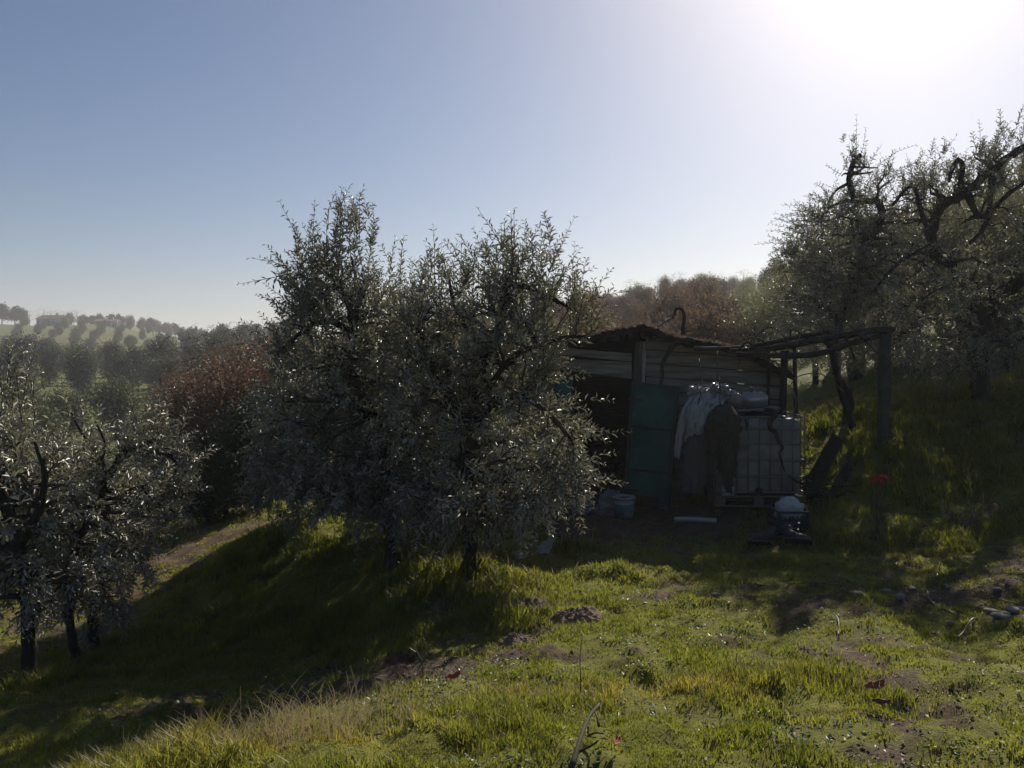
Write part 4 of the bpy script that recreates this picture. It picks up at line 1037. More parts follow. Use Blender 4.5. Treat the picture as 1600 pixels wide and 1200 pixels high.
for i, (a, c) in enumerate((((1128, 624, 10.6), (1180, 606, 10.9)), ((1132, 628, 10.55), (1162, 610, 10.8)), ((1126, 620, 10.7), (1150, 603, 10.9)))):
    b_ = at(*a); o = MB().tube(resample(np.array([at(*a), at(*c)]) - b_, .1), .007, 5).build('thin_rod', M['cane']); o.location = b_
    tag(o, ('longest thin pale rod on the tank heap, reaching over the canister', 'short thin rod on the tank heap, lowest of the three', 'short thin rod on the tank heap, highest of the three')[i], 'rod')
for i, (pts, l) in enumerate(((([(1096, 603, 10.4), (1094, 620, 10.32), (1088, 640, 10.3)]), 'upright stick poking out of the white sheet'), (([(1124, 590, 10.5), (1125, 615, 10.4), (1125, 638, 10.35)]), 'upright stick standing over the brown net'), (([(1095, 604, 10.5), (1118, 603, 10.5), (1146, 608, 10.55)]), 'level stick lying across the white sheet heap'), (([(1121, 549, 10.9), (1121, 580, 10.7), (1124, 640, 10.4)]), 'long thin stem hanging from the roof edge onto the net'), (([(1092, 560, 10.9), (1096, 590, 10.7), (1098, 610, 10.5)]), 'thin stem hanging down the plank wall above the white sheet'))):
    b_ = at(*pts[-1]); e_ = MB().tube(spline([at(*q) for q in pts], 4) - b_, .009, 5, True, .15).build('stick', M['twig'], None, True); e_.location = b_; tag(e_, l, 'stick')
for i, (px, py_, d, rad, l) in enumerate(((1090, 612, 10.6, (.13, .12, .09), 'crumpled white plastic lump at the tank corner nearest the door'), (1122, 606, 10.6, (.12, .12, .07), 'crumpled white plastic lump in the middle of the tank heap'), (1140, 616, 10.55, (.1, .1, .06), 'small crumpled plastic lump beside the round bottle'), (1100, 628, 10.42, (.12, .08, .08), 'folded plastic lump at the front edge of the tank heap'))):
    o = put('crumpled_plastic', lump(0, rad, 21 + i * 7, .55, 2.4, 4, crease=True), at(px, py_, d), M['sheet']); tag(o, l, 'plastic')
o = put('crumpled_bag', lump((0, 0, 0), (.2, .16, .11), 4, .35, 1.8, 4, crease=True), on_tank(1106, 10.75, .12), M['sheet']); tag(o, 'crumpled clear plastic heaped behind the white sheet on the tank', 'plastic bag')

# ------------------------------------------------------------------ things on the ground by the shed
bk = empty('bucket', gd(976, 10.75)); tag(bk, 'white plastic bucket with a teal printed label in front of the door', 'bucket')
MB().lathe([(0, .012), (.125, .012), (.13, 0), (.15, .31), (.146, .31), (.127, .02), (0, .02)], 28).build('body', M['bucket'], bk, True)
MB().lathe([(.1345, .05), (.1355, .05), (.1495, .235), (.1485, .235), (.1345, .05)], 28).build('label', M['label'], bk, True)
MB().lathe([(.15, .3), (.162, .295), (.162, .33), (.15, .335), (.146, .325)], 28).build('rim', M['bucket'], bk, True)
MB().lathe([(.146, .322), (.06, .315), (.055, .318), (.146, .326)], 28).build('lid', M['bucket'], bk, True)
MB().tube(np.array([(math.cos(t) * .165, -math.sin(t) * .09 - .02, .3 - math.sin(t) * .12) for t in np.linspace(0, math.pi, 12)]), .004, 5).build('handle', M['galv'], bk, True)
for i, (px, py, d, rad, lab) in enumerate(((948, 783, 10.9, (.17, .14, .13), 'crumpled pale plastic bag lying beside the bucket'), (955, 764, 11.05, (.16, .15, .22), 'taller pale bag with reddish print behind the bucket'), (910, 790, 11.0, (.16, .14, .14), 'grey plastic bag in the dark doorway under the olive leaves'))):
    g = gd(px, d); o = put('plastic_bag', lump(0, rad, 3 + i * 5, .4, 1.7, 4, crease=True), (g[0], g[1], g[2] + rad[2] * .7), M['bag']); tag(o, lab, 'bag')
b_ = gp(1086, 817); pv = MB().tube(np.array([(-.27, .02, .035), (0, 0, .035), (.27, -.06, .03)]), .033, 14, False).tube(np.array([(.27, -.06, .03), (0, 0, .035), (-.27, .02, .035)]), .028, 14, False).build('pipe', M['pvc'], None, True, fix=False)
pv.location = b_; tag(pv, 'short white pipe lying on the bare ground before the tank', 'pipe')
# crate with white sack
cb = gd(1233, 9.55); cr = empty('crate', cb + (0, 0, .01), R(4)); cr.rotation_euler = (R(7), 0, R(4)); tag(cr, 'blue plastic harvest crate holding a white sack', 'crate')
CW, CD, CH = .4, .32, .3
MB().box((0, 0, .012), (CW, CD, .024)).build('bottom', M['crate'], cr, bevel=.004)
for sx in (-1, 1):
    for sy in (-1, 1): MB().box((sx * (CW / 2 - .02), sy * (CD / 2 - .02), CH / 2 + .02), (.045, .045, CH - .04)).build('corner_post', M['crate'], cr, bevel=.006)
for s_ in (-1, 1):
    for z, h in ((.05, .04), (.125, .05), (.195, .03), (CH - .012, .03)):
        MB().box((0, s_ * (CD / 2 - .008), z), (CW - .05, .014, h)).build('rail', M['crate'], cr, bevel=.003)
        MB().box((s_ * (CW / 2 - .008), 0, z), (.014, CD - .05, h)).build('rail', M['crate'], cr, bevel=.003)
    for i in range(7):
        MB().box((-.15 + .05 * i, s_ * (CD / 2 - .008), .145), (.014, .012, .19)).build('slat', M['crate'], cr)
sk = put('sack', lump(0, (.18, .14, .17), 9, .22, 1.5, 4, crease=True), tuple(cb + np.array([.02, 0, .27])), M['sack'], True); tag(sk, 'bulging white sack stuffed into the blue crate', 'sack')
def boot(px, py, rz, tip, label):
    b_ = gp(px, py); e_ = empty('boot', b_ + np.array([0, 0, .045]), rz); tag(e_, label, 'boot'); e_.rotation_euler = (tip, 0, rz)
    p = spline([(.17, 0, .035), (.1, 0, .05), (.02, 0, .065), (-.05, 0, .09), (-.07, 0, .14), (-.075, 0, .2)], 4)
    MB().tube(p, np.interp(np.linspace(0, 1, len(p)), [0, .12, .35, .6, .8, 1], [.025, .045, .05, .062, .055, .06]), 12, True, .06).build('upper', M['black'], e_, True)
    s_ = MB()
    s_.box((.035, 0, .008), (.3, .095, .022)).build('sole', M['black'], e_, bevel=.01)
    for i in range(6): MB().box((-.09 + i * .05, 0, -.009), (.026, .09, .018)).build('lug', M['black'], e_, bevel=.003)
boot(1192, 856, R(160), R(35), 'black boot lying on its side in the grass, the one further from the crate')
boot(1243, 856, R(-15), R(-55), 'black lugged boot with sole turned up in front of the crate')
# red tape on a stake
sb = gd(1374, 9.2); stk = empty('stake', sb); tag(stk, 'thin dark stake in the shade carrying red tape', 'stake')
_st = at(1374, 748, 9.2)[2] - sb[2]
MB().tube(np.array([(0, 0, -.1), (.01, 0, _st * .5), (0, 0, _st)]), [.013, .012, .01], 6, True, .1).build('pole', M['twig'], stk, True)
tape = empty('red_tape', sb + (0, 0, _st)); tag(tape, 'knot of bright red tape tied to the stake top', 'tape')
def strip(pts, w, nm):
    p = spline(pts, 5); t = unit(np.gradient(p, axis=0)); s_ = unit(np.cross(t, np.array([.3, 1, .2]))) * w
    tw = np.linspace(0, 1.5, len(p))[:, None]; s_ = s_ * np.cos(tw) + np.array([0, 1, 0]) * w * np.sin(tw)
    MB().grid(np.stack([p - s_, p + s_], 1)).build(nm, M['red'], tape, True, solid=.002)
strip([(0, -.015, 0), (-.04, -.02, .04), (-.11, -.03, .01), (-.09, -.03, -.035), (-.01, -.02, -.01)], .021, 'loop')
strip([(0, -.015, 0), (.03, -.03, .035), (.09, -.03, .03), (.09, -.03, -.02), (.01, -.02, -.03)], .024, 'loop')
strip([(0, -.02, 0), (.02, -.04, -.03), (.05, -.04, -.04)], .022, 'loop')
strip([(-.03, -.02, -.02), (-.08, -.03, -.025), (-.12, -.03, -.06)], .008, 'tail'); strip([(.06, -.02, 0), (.11, -.03, -.005), (.135, -.03, -.06)], .008, 'tail'); strip([(.03, -.03, -.03), (.055, -.03, -.06), (.05, -.03, -.1)], .009, 'tail')
# boards leaning on the bank behind the tank
for i, (a, c, w_, l) in enumerate((((1258, 760, 10.9), (1309, 682, 11.2), .2, 'dark board leaning up the bank beside the tank, the widest and highest'), ((1256, 800, 10.6), (1292, 722, 10.95), .13, 'narrow dark board leaning on the bank, nearest the tank'), ((1285, 800, 10.5), (1326, 728, 10.9), .15, 'dark board leaning on the bank, farthest from the tank'))):
    p, q = at(*a), at(*c); p[2] = min(p[2], g1(p[0], p[1]) + .02); d_ = unit(q - p); s_ = unit(np.cross(d_, np.array([.15, 1, .1]))); n_ = unit(np.cross(d_, s_))
    n_ = n_ if n_[1] < 0 else -n_
    o = MB().prism([-s_ * w_ / 2, s_ * w_ / 2, s_ * w_ * .47 + (q - p), -s_ * w_ * .52 + (q - p) * .985], n_, .028).build('leaning_board', M['wood_dark'], None, bevel=.004); o.location = p; tag(o, l, 'board')
bp_ = empty('brushwood_pile', gd(1282, 10.6)); tag(bp_, 'dark heap of pruned brushwood between the tank and the bank', 'brushwood')
for i in range(34):
    a_ = _r.uniform(-.5, .5) + (0 if i % 2 else math.pi); c_ = np.array([_r.normal(0, .16), _r.normal(0, .2), .03 + abs(_r.normal(0, .16))]); l_ = _r.uniform(.3, .6)
    d_ = np.array([math.cos(a_), math.sin(a_) * .6, _r.uniform(-.3, .5)]) * l_
    MB().tube(spline([c_ - d_ / 2, c_ + _r.normal(size=3) * .04, c_ + d_ / 2], 3), np.linspace(.018, .006, 7) * _r.uniform(.5, 1.3), 5, True, .1).build('stick', M['bark'], bp_, True)

# ------------------------------------------------------------------ small things in the grass
st_me = [lump(0, (.075, .055, .028), i, .3, 1.3, 2) for i in range(5)]
STN = [(1385, 928, 1.0), (1408, 936, .75), (1338, 932, .8), (1425, 923, .6), (1548, 958, .7), (1560, 964, .8), (1572, 962, .6), (1566, 970, .7), (1582, 959, .8), (1595, 955, .7), (1558, 925, .6), (1486, 978, .5), (1118, 932, .6), (1480, 918, .6)]
for i, (px, py, s_) in enumerate(STN):
    g = gp(px, py); near_pile = 1545 <= px <= 1600 and py > 950
    o = put('stone', st_me[i % 5], g + np.array([0, 0, .012]), M['stone'], True, None, i * 1.3); o.scale = (s_, s_, s_ * rng.uniform(.7, 1.3))
    if near_pile: tag(o, 'flat grey stone of the small pile at the right edge', 'stone', 'flat stones piled at the right edge')
    else: tag(o, 'single small grey stone half sunk in the grass', 'stone', 'small stones scattered in the clearing')
for (px, py, s_, l) in ((828, 953, .26, 'tall brown molehill beside the grassy bank edge'), (902, 972, .27, 'wide flattened molehill in the lit grass'), (806, 1003, .17, 'smallest molehill nearest the track')):
    g = gp(px, py); nr, na = 16, 40; rr, aa = np.meshgrid(np.linspace(0, 1, nr), np.linspace(0, 2 * np.pi, na, endpoint=False), indexing='ij')
    k_ = s_ * (.85 + .35 * fbm(np.cos(aa) * 1.5 + px, np.sin(aa) * 1.5, 5)); X = rr * np.cos(aa) * k_; Y = rr * np.sin(aa) * k_ * .8
    Z = gz(g[0] + X, g[1] + Y) - g[2] + s_ * .36 * (1 - rr ** 2) ** 1.3 + (1 - rr ** 3) * ((fbm((X + px) * 22, Y * 22, 6) - .5) * .05 + (vnoise((X + px) * 60, Y * 60, 9) - .5) * .02) - .02 * rr ** 4
    i_ = np.arange(nr - 1)[:, None] * na; j_ = np.arange(na)[None, :]; f_ = np.stack([i_ + j_, i_ + na + j_, i_ + na + (j_ + 1) % na, i_ + (j_ + 1) % na], -1).reshape(-1, 4)
    o = link('molehill', mesh_np('molehill', np.stack([X, Y, Z], -1), [f_], [M['soil']], None, False)); o.location = g; tag(o, l, 'molehill')
def twig(pxs, rad, m, label, name='twig', z=.015):
    pts = [gp(*q) + np.array([0, 0, z]) for q in pxs]; b_ = pts[0]; o = MB().tube(spline(pts, 5) - b_, rad, 5, True, .15).build(name, m, None, True); o.location = b_; return tag(o, label, 'twig')
twig([(1449, 928), (1452, 940), (1465, 950), (1482, 958), (1497, 966)], .007, M['cane'], 'long pale bent twig lying near the flat stones')
twig([(1527, 970), (1518, 980), (1506, 992), (1496, 1004)], .007, M['cane'], 'short pale twig with a hooked end below the flat stones')
twig([(1302, 963), (1309, 972), (1311, 985), (1310, 998)], .0045, M['cane'], 'short curved pale twig in the middle of the lit grass', z=.02)
twig([(1230, 917), (1275, 917), (1320, 919)], .005, M['twig'], 'thin straight dark twig in front of the boots')
twig([(1142, 905), (1160, 914), (1195, 920)], .006, M['twig'], 'dark forked twig near the bare ground before the tank')
twig([(1560, 940), (1580, 945), (1600, 952)], .005, M['cane'], 'pale twig cut by the right picture edge')
br = empty('fallen_branch', gp(900, 1195)); tag(br, 'pale dead branch lying in the grass at the lower edge', 'branch'); _bb = np.array(br.location)
for pxs, r_ in (([(893, 1215), (905, 1185), (918, 1162), (936, 1146)], (.012, .006)), ([(918, 1165), (930, 1170), (942, 1185)], (.006, .003)), ([(905, 1190), (925, 1190), (935, 1200)], (.006, .003)), ([(936, 1148), (930, 1138), (915, 1130)], (.006, .003))):
    pts = [gp(*q) + np.array([0, 0, .035 + .03 * i]) for i, q in enumerate(pxs)]; p = spline(pts, 4) - _bb
    MB().tube(p, np.linspace(r_[0], r_[1], len(p)), 6, True, .15).build('limb', M['twig'], br, True)
sg = gp(906, 1100); o = MB().tube(spline([(0, 0, 0), (.004, 0, .12), (.0, 0, .25), (.012, 0, .36)], 4), [*np.linspace(.0035, .0015, 13)], 5).build('dry_stalk', M['twig'], None, True); o.location = sg; tag(o, 'single thin dark stalk standing up from the near grass', 'stalk')
sg = gp(660, 1062); e_ = empty('dead_sapling', sg); tag(e_, 'small forked dead sapling at the shadow edge of the track', 'sapling')
for q in ([(0, 0, 0), (0, 0, .1), (-.05, 0, .2), (-.06, 0, .32)], [(0, 0, .1), (.04, 0, .18), (.05, 0, .22)], [(-.03, 0, .16), (-.09, 0, .2)]): MB().tube(spline(q, 4), .004, 5).build('stem', M['cane'], e_, True)
def curl(px, py, s_, m, label, name, cat, rz):
    n1, n2 = 8, 6; U, V = np.meshgrid(np.linspace(-1, 1, n1), np.linspace(-1, 1, n2), indexing='ij')
    wd = np.sqrt(np.clip(1 - (U * .93) ** 2, 0, 1)); P = np.stack([U * s_, V * wd * s_ * .45, s_ * (.25 * V ** 2 + .18 * U ** 2 + .06 * np.sin(U * 5 + V * 3))], -1)
    o = MB().grid(P).build(name, m, None, True, solid=.002); o.location = gp(px, py) + np.array([0, 0, .05]); o.rotation_euler = (R(20), R(-8), rz); return tag(o, label, cat)
curl(1367, 1090, .06, M['terracotta'], 'reddish brown curled dry leaf on top of the near grass', 'dry_leaf', 'leaf', .2)
curl(1378, 1118, .045, M['dryleaf'], 'small brown dry leaf just below the reddish curled one', 'dry_leaf', 'leaf', -.5)
curl(963, 1180, .03, M['terracotta'], 'small terracotta shard near the fallen branch at the lower edge', 'shard', 'shard', 1.2)
curl(708, 1078, .05, M['terracotta'], 'dark red shard on the bare patch by the track', 'shard', 'shard', .5)
def scrap(px, py, pts, label):
    b_ = gp(px, py); P = np.array(pts, float); G = np.array([spline(r_, 5) for r_ in P]); G = np.array([spline(G[:, i], 5) for i in range(G.shape[1])])
    G = G + rng.normal(size=G.shape) * .006; o = MB().grid(G).build('plastic_scrap', M['sheet'], None, False, solid=.003); o.location = b_; tag(o, label, 'plastic scrap')
scrap(848, 868, [[(-.1, 0, .0), (-.02, -.03, .02), (.06, 0, .0)], [(-.04, .05, .08), (.04, .03, .1), (.1, .03, .06)], [(.08, .05, .17), (.12, .04, .19), (.15, .04, .17)]], 'torn pale plastic scrap standing up at the grass edge under the olive')
scrap(812, 876, [[(-.08, 0, .0), (0, -.02, .01), (.08, 0, .0)], [(-.06, .03, .06), (.0, .03, .08), (.06, .02, .04)], [(-.05, .04, .07), (.0, .05, .09), (.05, .04, .05)]], 'low crumpled pale plastic scrap beside the standing one')

# ------------------------------------------------------------------ trees farther off: prototypes, then linked copies
def proto_tree(name, h, cw, seed, leafmat, nleaf, leaf, lw=.4, low=.12, trunk_r=.11, lumpy=7, stems=1, barkmat='bark', twigs=60, sparse=1.0, base_f=.2):
    r = np.random.default_rng(seed); root = empty(name, (0, 0, 0))
    mb = MB()
    for s in range(stems):
        a = r.uniform(0, 6.28); fork = np.array([math.cos(a), math.sin(a), 0]) * cw * .14 * s
        p = spline([(fork[0] * .2, fork[1] * .2, -.3), (fork[0] * .5 + .04, fork[1] * .5, h * .2), (fork[0], fork[1] + .05, h * .42), (fork[0] * 1.6, fork[1] * 1.6, h * .7)], 4)
        mb.tube(p, np.linspace(trunk_r, trunk_r * .4, len(p)), 7, False, .12)
    skel = (p, np.linspace(trunk_r, trunk_r * .4, len(p)))
    bl = []
    for k in range(lumpy):
        a = k * 2.4 + r.uniform(-.4, .4); zz = low * h + (h * (1 - low)) * (base_f + (.82 - base_f) * (k + .5) / lumpy); rr = cw * .26 * r.uniform(.4, 1.1) * (1 if k < lumpy - 2 else .5)
        bl.append((np.array([math.cos(a) * rr, math.sin(a) * rr, zz]), (cw * r.uniform(.2, .33), cw * r.uniform(.2, .33), h * r.uniform(.11, .19))))
    t, _, _ = in_blobs(bl, twigs, r, .8)
    _, paths = grow(skel, t, r, .4, .012, 4)
    for q, w in paths: mb.tube(q, w, 4, False)
    mb.build('trunk', M[barkmat], root, True, fix=False)
    if nleaf:
        P, d, k = in_blobs(bl, nleaf, r, .55)
        # clump the leaves around sub-centres for light and dark masses
        nc = max(12, nleaf // 90); cc = P[:nc]; j = r.integers(0, nc, nleaf); P = P * .35 + .65 * (cc[j] + np.clip(r.normal(size=(nleaf, 3)), -1.5, 1.5) * cw * .07 * sparse)
        D = unit(d * .5 + r.normal(size=(nleaf, 3)) * .7 + np.array([0, 0, .45])); Nn = unit(r.normal(size=(nleaf, 3)) * .6 + np.array([0, 0, .7])); L = leaf * r.uniform(.6, 1.3, nleaf)
        v, f = leaves_np(P, D, Nn, L, L * lw)
        link('crown', mesh_np('crown', v, [f], [M[leafmat]], None, False, {'tone': np.repeat(np.clip(r.normal(.35, .3, nleaf), 0, 1), 4)}), root)
    return root
def bare_tree(name, h, cw, seed, n2=60, n3=420, brown=None):
    r = np.random.default_rng(seed); root = empty(name)
    p = spline([(0, 0, -.3), (.05, 0, h * .2), (-.04, .05, h * .45), (.03, 0, h * .75)], 4); rad = np.linspace(.16, .05, len(p)); mb = MB().tube(p, rad, 8, False, .1)
    bl = [(np.array([0, 0, h * .62]), (cw * .45, cw * .45, h * .36)), (np.array([0, 0, h * .45]), (cw * .36, cw * .36, h * .2))]
    sk = (p[4:], rad[4:]); t, _, _ = in_blobs(bl, n2, r, .9); sk, a = grow(sk, t, r, .4, .02, 6); t, _, _ = in_blobs(bl, n3, r, .45); sk, b_ = grow(sk, t, r, .5, .009, 5)
    for q, w in a: mb.tube(q, w, 5, False)
    mb.build('trunk', M['bare_twig'], root, True, fix=False)
    m2 = MB()
    for q, w in b_: m2.tube(q, w, 3, False)
    m2.build('crown', M['bare_twig'], root, False, fix=False)
    return root
_used = {}
def plant(proto, p, s=1.0, sz=None, rz=None, label=None, cat='tree', group=None):
    o = proto if proto.name not in _used else copy_tree(proto); _used[proto.name] = 1
    o.location = p; o.rotation_euler = (0, 0, random.uniform(0, 6.28) if rz is None else rz); o.scale = (s, s, sz or s)
    return tag(o, label, cat, group)

OM = [proto_tree('hillside_olive_tree', 4.2, 4.2, 40 + i, 'olive_far', 9000, .13, .32, .1, .13, 8, 1 + i % 2) for i in range(3)]
OV = [proto_tree('valley_olive_tree', 4.0, 4.2, 50 + i, 'olive_valley', 5600, .2, .4, -.02, .15, 9, 1, base_f=.1) for i in range(2)]
EV = [proto_tree('evergreen_tree', 7.5, 6.0, 60 + i, 'evergreen', 5600, .3, .5, -.05, .2, 11, 1, base_f=.06) for i in range(2)]
OK_ = [proto_tree('dry_oak_tree', 4.6, 4.0, 70 + i, 'oak_dry', 7000, .11, .6, .05, .08, 8, 2, 'bare_twig', 120, 1.3) for i in range(2)]
SC = [proto_tree('scrub_bush', 2.6, 3.6, 80 + i, 'scrub', 5500, .14, .4, .0, .05, 7, 3, 'bare_twig', 90, 1.3) for i in range(2)]
BT = [bare_tree('bare_tree', 7.5, 6.5, 90 + i) for i in range(2)]
FT = [proto_tree('distant_tree', 7.0, 6.5, 95 + i, ('evergreen', 'scrub', 'olive_valley')[i], 1400, .7, .6, .02, .2, 8, 1, 'bark', 20) for i in range(3)]
CY = proto_tree('cypress_tree', 9.0, 1.7, 99, 'evergreen', 1500, .45, .5, .0, .15, 9, 1, 'bark', 10)

# hillside olives behind the shed and behind the right bank
def HLG(d):
    if d < 35: return 'grey green olive low on the hillside, in the nearest rows above the pergola', 'olive tree', 'nearest hillside olives'
    if d < 70: return 'grey green olive halfway up the wooded hillside behind the shed', 'olive tree', 'olives halfway up the hillside'
    return 'small grey green olive along the hill crest behind the shed', 'olive tree', 'olives along the hill crest'
def cap(px, d, q, hgt, s):
    if px > 1290: return s
    yc = np.interp(px, [820, 940, 1000, 1080, 1200, 1290], [452, 447, 436, 427, 420, 400])
    return min(s, max(.55, ((555 - yc) / FPX * d - q[2]) / hgt))
k = 0
for d, x0, x1, step in ((20, 1240, 1720, 105), (24, 930, 1750, 95), (30, 900, 1800, 84), (38, 880, 1800, 74), (48, 870, 1750, 64), (60, 860, 1700, 56), (74, 850, 1650, 50), (90, 840, 1600, 46), (106, 840, 1600, 42), (116, 900, 1500, 42)):
    px = x0 + rng.uniform(0, step * .5)
    while px < x1:
        q = gd(px + rng.uniform(-.2, .2) * step, d * rng.uniform(.95, 1.06)); s = rng.uniform(.75, 1.2)
        if px < 1135 and rng.uniform() < (.9 if px < 1090 else .55):
            if rng.uniform() < .65: plant(SC[k % 2], q, (_s := cap(px, d, q, 3.0, s * 1.2)), _s * rng.uniform(.7, 1.3), None, 'brownish dry scrub bush on the slope just above the shed roof', 'bush', 'scrub bushes above the shed roof')
            else: plant(OK_[k % 2], q, (_s := cap(px, d, q, 5.0, s * .85)), _s * rng.uniform(.7, 1.25), None, 'low oak with dry leaves on the slope above the shed roof', 'oak tree', 'dry leaved oaks above the shed roof')
        else: plant(OM[k % 3], q, (_s := cap(px, d, q, 4.7, s)), _s * rng.uniform(.8, 1.25), None, *HLG(d))
        k += 1; px += step * rng.uniform(.8, 1.2)
for px, d, s, l in ((1425, 17.5, 1.1, 'dense olive close behind the gnarled olive, left of its trunk'), (1570, 16.5, 1.1, 'dense olive close behind the gnarled olive, right of its trunk'), (1680, 14.5, 1.1, 'olive beyond the right picture edge'), (1345, 19, 1.0, 'olive behind the pergola post, up the bank'), (1500, 21, 1.2, 'olive on the bank straight behind the gnarled trunk')):
    plant(OM[k % 3], gd(px, d), s, None, None, l, 'olive tree'); k += 1
for px, d, s in ((905, 104, .5), (948, 98, .42), (985, 108, .5), (1022, 100, .45), (1060, 106, .5), (1130, 104, .42), (1160, 98, .5), (930, 60, .4), (1015, 55, .42), (1075, 48, .4), (965, 40, .4)):
    plant(BT[k % 2], gd(px, d), s, s * rng.uniform(.9, 1.3), None, 'thin leafless tree among the scrub on the hill behind the shed', 'bare tree', 'leafless trees on the hill behind the shed'); k += 1
for px, d, s in ((1195, 100, .8), (1215, 98, 1.0), (1235, 104, .9)):
    plant(EV[k % 2], gd(px, d), s * .8, None, None, 'dark evergreen on the hill crest left of the gnarled olive', 'evergreen tree', 'dark evergreens on the hill crest'); k += 1
# behind the two big olives
for px, d, s in ((800, 19, .7), (880, 22, .6), (560, 22, .9), (720, 30, 1.), (640, 26, 1.), (500, 34, 1.), (820, 40, .7), (430, 40, .9), (600, 48, 1.), (760, 60, 1.), (520, 64, 1.), (690, 75, 1.), (450, 80, 1.1), (610, 90, 1.), (850, 70, .8), (410, 100, 1.1), (560, 110, 1.1), (720, 110, 1.)):
    plant(OM[k % 3], gd(px, d), s, None, None, 'olive seen only in gaps through the two big olives beside the shed', 'olive tree', 'olives behind the two big olives'); k += 1
plant(BT[0], gd(790, 30), .9, .95, .4, 'leafless grey tree showing its fine crown above the olive by the doorway', 'bare tree')
# bare trees, dry oaks and thicket at the left edge of the big olives
for px, d, s, l in ((335, 27, .72, 'leafless tree rising over the rusty oak, the one further left'), (392, 26, .7, 'leafless tree between the rusty oak and the spire olive'), (300, 44, .8, 'leafless tree behind the rusty oak, farther down the valley'), (360, 52, .85, 'farthest leafless tree over the rusty oak')):
    plant(BT[k % 2], gd(px, d), s, None, None, l, 'bare tree'); k += 1
for px, d, s, l in ((312, 19, .8, 'rusty brown leaved oak on the valley side, taller one'), (372, 16.5, .78, 'rusty brown leaved oak close beside the spire olive'), (345, 23, .9, 'rusty oak half hidden behind the two nearer rusty oaks'), (270, 30, .7, 'small rusty oak farther down the valley'), (395, 19, .95, 'rusty oak touching the left side of the spire olive'), (290, 24, .8, 'rusty oak at the valley end of the rusty oak clump')):
    plant(OK_[k % 2], gd(px, d), s, None, None, l, 'oak tree'); k += 1
for px, d, s in ((400, 15.5, .75), (350, 15, .6), (420, 19, .9), (385, 22, 1.0), (320, 14.5, .45), (300, 24, .7)):
    plant(EV[k % 2], gd(px, d), s * .5, None, None, 'dark evergreen shrub in the thicket below the rusty oaks', 'shrub', 'dark thicket below the rusty oaks'); k += 1
# young olives on the lower slope at the left
for px, d, s, l in ((175, 13.5, .45, 'grey olive behind the leaning olive on the lower slope'), (60, 14, .55, 'grey olive behind the thick trunked olive at the left edge'), (250, 15, .55, 'low grey olive beside the ochre track'), (-60, 15, .9, 'olive beyond the left picture edge behind the thick trunk'), (120, 19, .5, 'small olive farther down behind the leaning olive')):
    plant(OM[k % 3], gd(px, d), s, None, None, l, 'olive tree'); k += 1
# valley olives, each rounded crown readable
for px, d, s, l in ((93, 44, .95, 'round yellowish olive standing alone on the valley terrace'), (182, 46, 1.1, 'taller round olive on the valley terrace'), (30, 50, 1., 'olive on the valley terrace near the left edge'), (255, 50, .9, 'olive at the terrace end beside the rusty oaks'), (60, 36, .8, 'nearest small olive on the valley floor'), (215, 36, .6, 'low olive just below the taller terrace olive')):
    plant(OV[k % 2], gd(px, d), s, None, None, l, 'olive tree'); k += 1
# wood band across the valley
for d, n in ((78, 8), (90, 9), (104, 10), (122, 11), (145, 11)):
    for i in range(n):
        px = -60 + (520 / n) * (i + rng.uniform(.1, .9)); q = gd(px, d * rng.uniform(.96, 1.04)); c = rng.uniform()
        if c < .5: plant(EV[k % 2], q, rng.uniform(.6, .95), None, None, 'dark evergreen in the wood across the valley', 'evergreen tree', 'evergreens of the valley wood')
        elif c < .8: plant(OV[k % 2], q, rng.uniform(1.2, 1.7), None, None, 'grey green tree in the wood across the valley', 'tree', 'grey green trees of the valley wood')
        else: plant(BT[k % 2], q, rng.uniform(.7, 1.), None, None, 'leafless tree in the wood across the valley', 'bare tree', 'leafless trees of the valley wood')
        k += 1
# orchard rows on the far hill
for row in range(8):
    for j in range(9):
        u = j / 8; px = 20 + row * 32 + 26 * (1 - u) * 0 + u * 30 - 8; d = 200 + u * 115
        px += rng.uniform(-5, 5)
        if px > 268 or rng.uniform() < .18: continue
        plant(OV[k % 2], gd(px, d + rng.uniform(-4, 4)), rng.uniform(.55, 1.1), None, None, 'small olive in the slanting orchard rows on the far hill', 'olive tree', 'olives in the far orchard rows'); k += 1
# trees on the far ridge
RG = 'trees along the far ridge'
for px, d, s, t in [(5, 330, 1.3, 0), (25, 335, 1.2, 0), (36, 330, 1.1, 2), (110, 350, 1.1, 1), (130, 345, .9, 1), (145, 350, .8, 0), (156, 345, .9, 1), (190, 345, 1.0, 1), (205, 350, .9, 1), (222, 345, .9, 1), (235, 350, 1.0, 0), (250, 345, .9, 1), (262, 340, 1.0, 1), (275, 345, 1.0, 0), (175, 350, .9, 0), (240, 330, .9, 1), (285, 350, .9, 1)]:
    plant(FT[t], gd(px, d), s, None, None, ('dark bushy tree on the far ridge', 'brownish tree on the far ridge', 'grey green tree on the far ridge')[t], 'tree', RG); k += 1
for px, d, s in ((48, 345, 1.0), (71, 350, 1.35), (80, 355, 1.1), (90, 352, 1.25), (101, 350, 1.1), (113, 352, 1.2), (122, 350, 1.2), (146, 350, .8), (166, 352, .8)):
    plant(BT[k % 2], gd(px, d), s, None, None, 'leafless tree in the row on the far ridge by the farmhouse', 'bare tree', 'leafless trees on the far ridge'); k += 1
for i in range(46):
    px = 150 + 300 * rng.uniform(); d = 520 + 60 * rng.uniform(); plant(FT[(0, 1, 1, 2)[k % 4]], gd(px, d), rng.uniform(.9, 1.3), None, None, ('dark bushy tree on the wooded hill behind the far ridge', 'brownish tree on the wooded hill behind the far ridge', 'brownish tree on the wooded hill behind the far ridge', 'grey green tree on the wooded hill behind the far ridge')[k % 4], 'tree', 'trees on the wooded hill'); k += 1
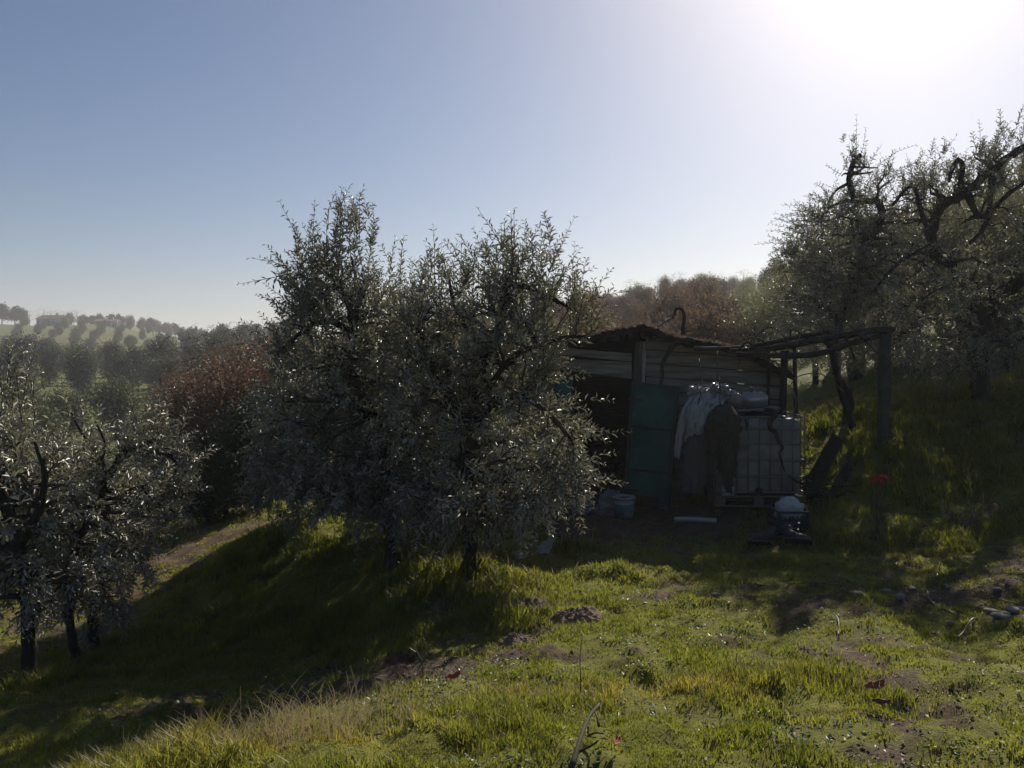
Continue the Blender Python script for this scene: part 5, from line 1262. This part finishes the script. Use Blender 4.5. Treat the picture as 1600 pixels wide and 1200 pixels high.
for px, d, s in ((298, 330, .8), (308, 330, 1.0), (314, 335, .9), (372, 420, 1.1)):
    plant(CY, gd(px, d), s, None, None, 'dark narrow cypress on the skyline beyond the rusty oaks', 'cypress', 'cypresses on the skyline')
for i in range(24):
    px = 285 + 150 * rng.uniform(); d = 170 + 170 * rng.uniform(); plant(FT[k % 3], gd(px, d), rng.uniform(.8, 1.1), None, None, ('dark bushy tree on the valley side beyond the rusty oaks', 'brownish tree on the valley side beyond the rusty oaks', 'grey green tree on the valley side beyond the rusty oaks')[k % 3], 'tree', 'trees beyond the rusty oaks'); k += 1

# ------------------------------------------------------------------ far houses
def house(px, d, w, dep, h, rh, rz, label, wallm='house_wall', wins=3, chim=True):
    b_ = gd(px, d); e_ = empty('farmhouse', b_ + np.array([0, 0, -.3]), rz); tag(e_, label, 'house')
    MB().box((0, 0, h / 2), (w, dep, h)).build('wall', M[wallm], e_)
    a = .5
    mb = MB().prism([(-w / 2 - a, -dep / 2 - a, h + .01), (-w / 2 - a, dep / 2 + a, h + .01), (-w / 2 - a, 0, h + rh)], (1, 0, 0), w + 2 * a); rf = mb.build('roof', M['house_roof'], e_)
    if chim: MB().box((w * .25, 0, h + rh + .2), (.7, .7, 1.2)).build('chimney', M[wallm], rf)
    for i in range(wins):
        x = -w / 2 + w * (i + .5) / wins
        wd = MB().box((x, -dep / 2 - .02, h * .55), (1.0, .1, 1.3)).build('window', M['glass'], e_); MB().box((x, -dep / 2 - .08, h * .55 - .72), (1.3, .2, .12)).build('sill', M['house_wall'], wd)
    MB().box((w * .18, -dep / 2 - .03, 1.0), (1.1, .1, 2.0)).build('door', M['house_roof'], e_)
house(84, 322, 9.5, 7, 3.0, 1.8, R(-12), 'farmhouse with a dark roof and bluish wall among bare trees on the far ridge', 'house_blue', 4)
house(170, 322, 8, 6, 2.2, .9, R(6), 'long low farm building on the far ridge, right of the farmhouse')
house(181, 312, 2.2, 2.4, 2.0, .5, R(6), 'small white hut at the end of the long low farm building', 'house_wall', 1)
house(1107, 122, 4.5, 5, 2.0, 1.3, R(8), 'house roof peeping over the hill crest behind the shed', 'house_wall', 2, False)

# ------------------------------------------------------------------ the hazy air
def haze(density, g):
    co = np.empty(len(ground.data.vertices) * 3, np.float32); ground.data.vertices.foreach_get('co', co); co = co.reshape(-1, 3)
    z0 = float(co[:, 2].min()) - 1.0; z1 = float(co[:, 2].max()) + 14.0
    m = bpy.data.materials.new('hazy_air'); m.use_nodes = True
    N, L = m.node_tree.nodes, m.node_tree.links; N.clear()
    out = N.new('ShaderNodeOutputMaterial'); v = N.new('ShaderNodeVolumePrincipled')
    v.inputs['Color'].default_value = (.9, .9, .92, 1); v.inputs['Density'].default_value = density; v.inputs['Anisotropy'].default_value = g
    L.new(v.outputs[0], out.inputs['Volume'])
    print('haze z', z0, z1)
    o = MB().box((0, 0, (z0 + z1) / 2), (7300, 7300, z1 - z0)).build('haze', m)
    return tag(o, 'thin sunlit haze filling the air over the valley', 'haze', kind='stuff')
haze(.00078, .25)
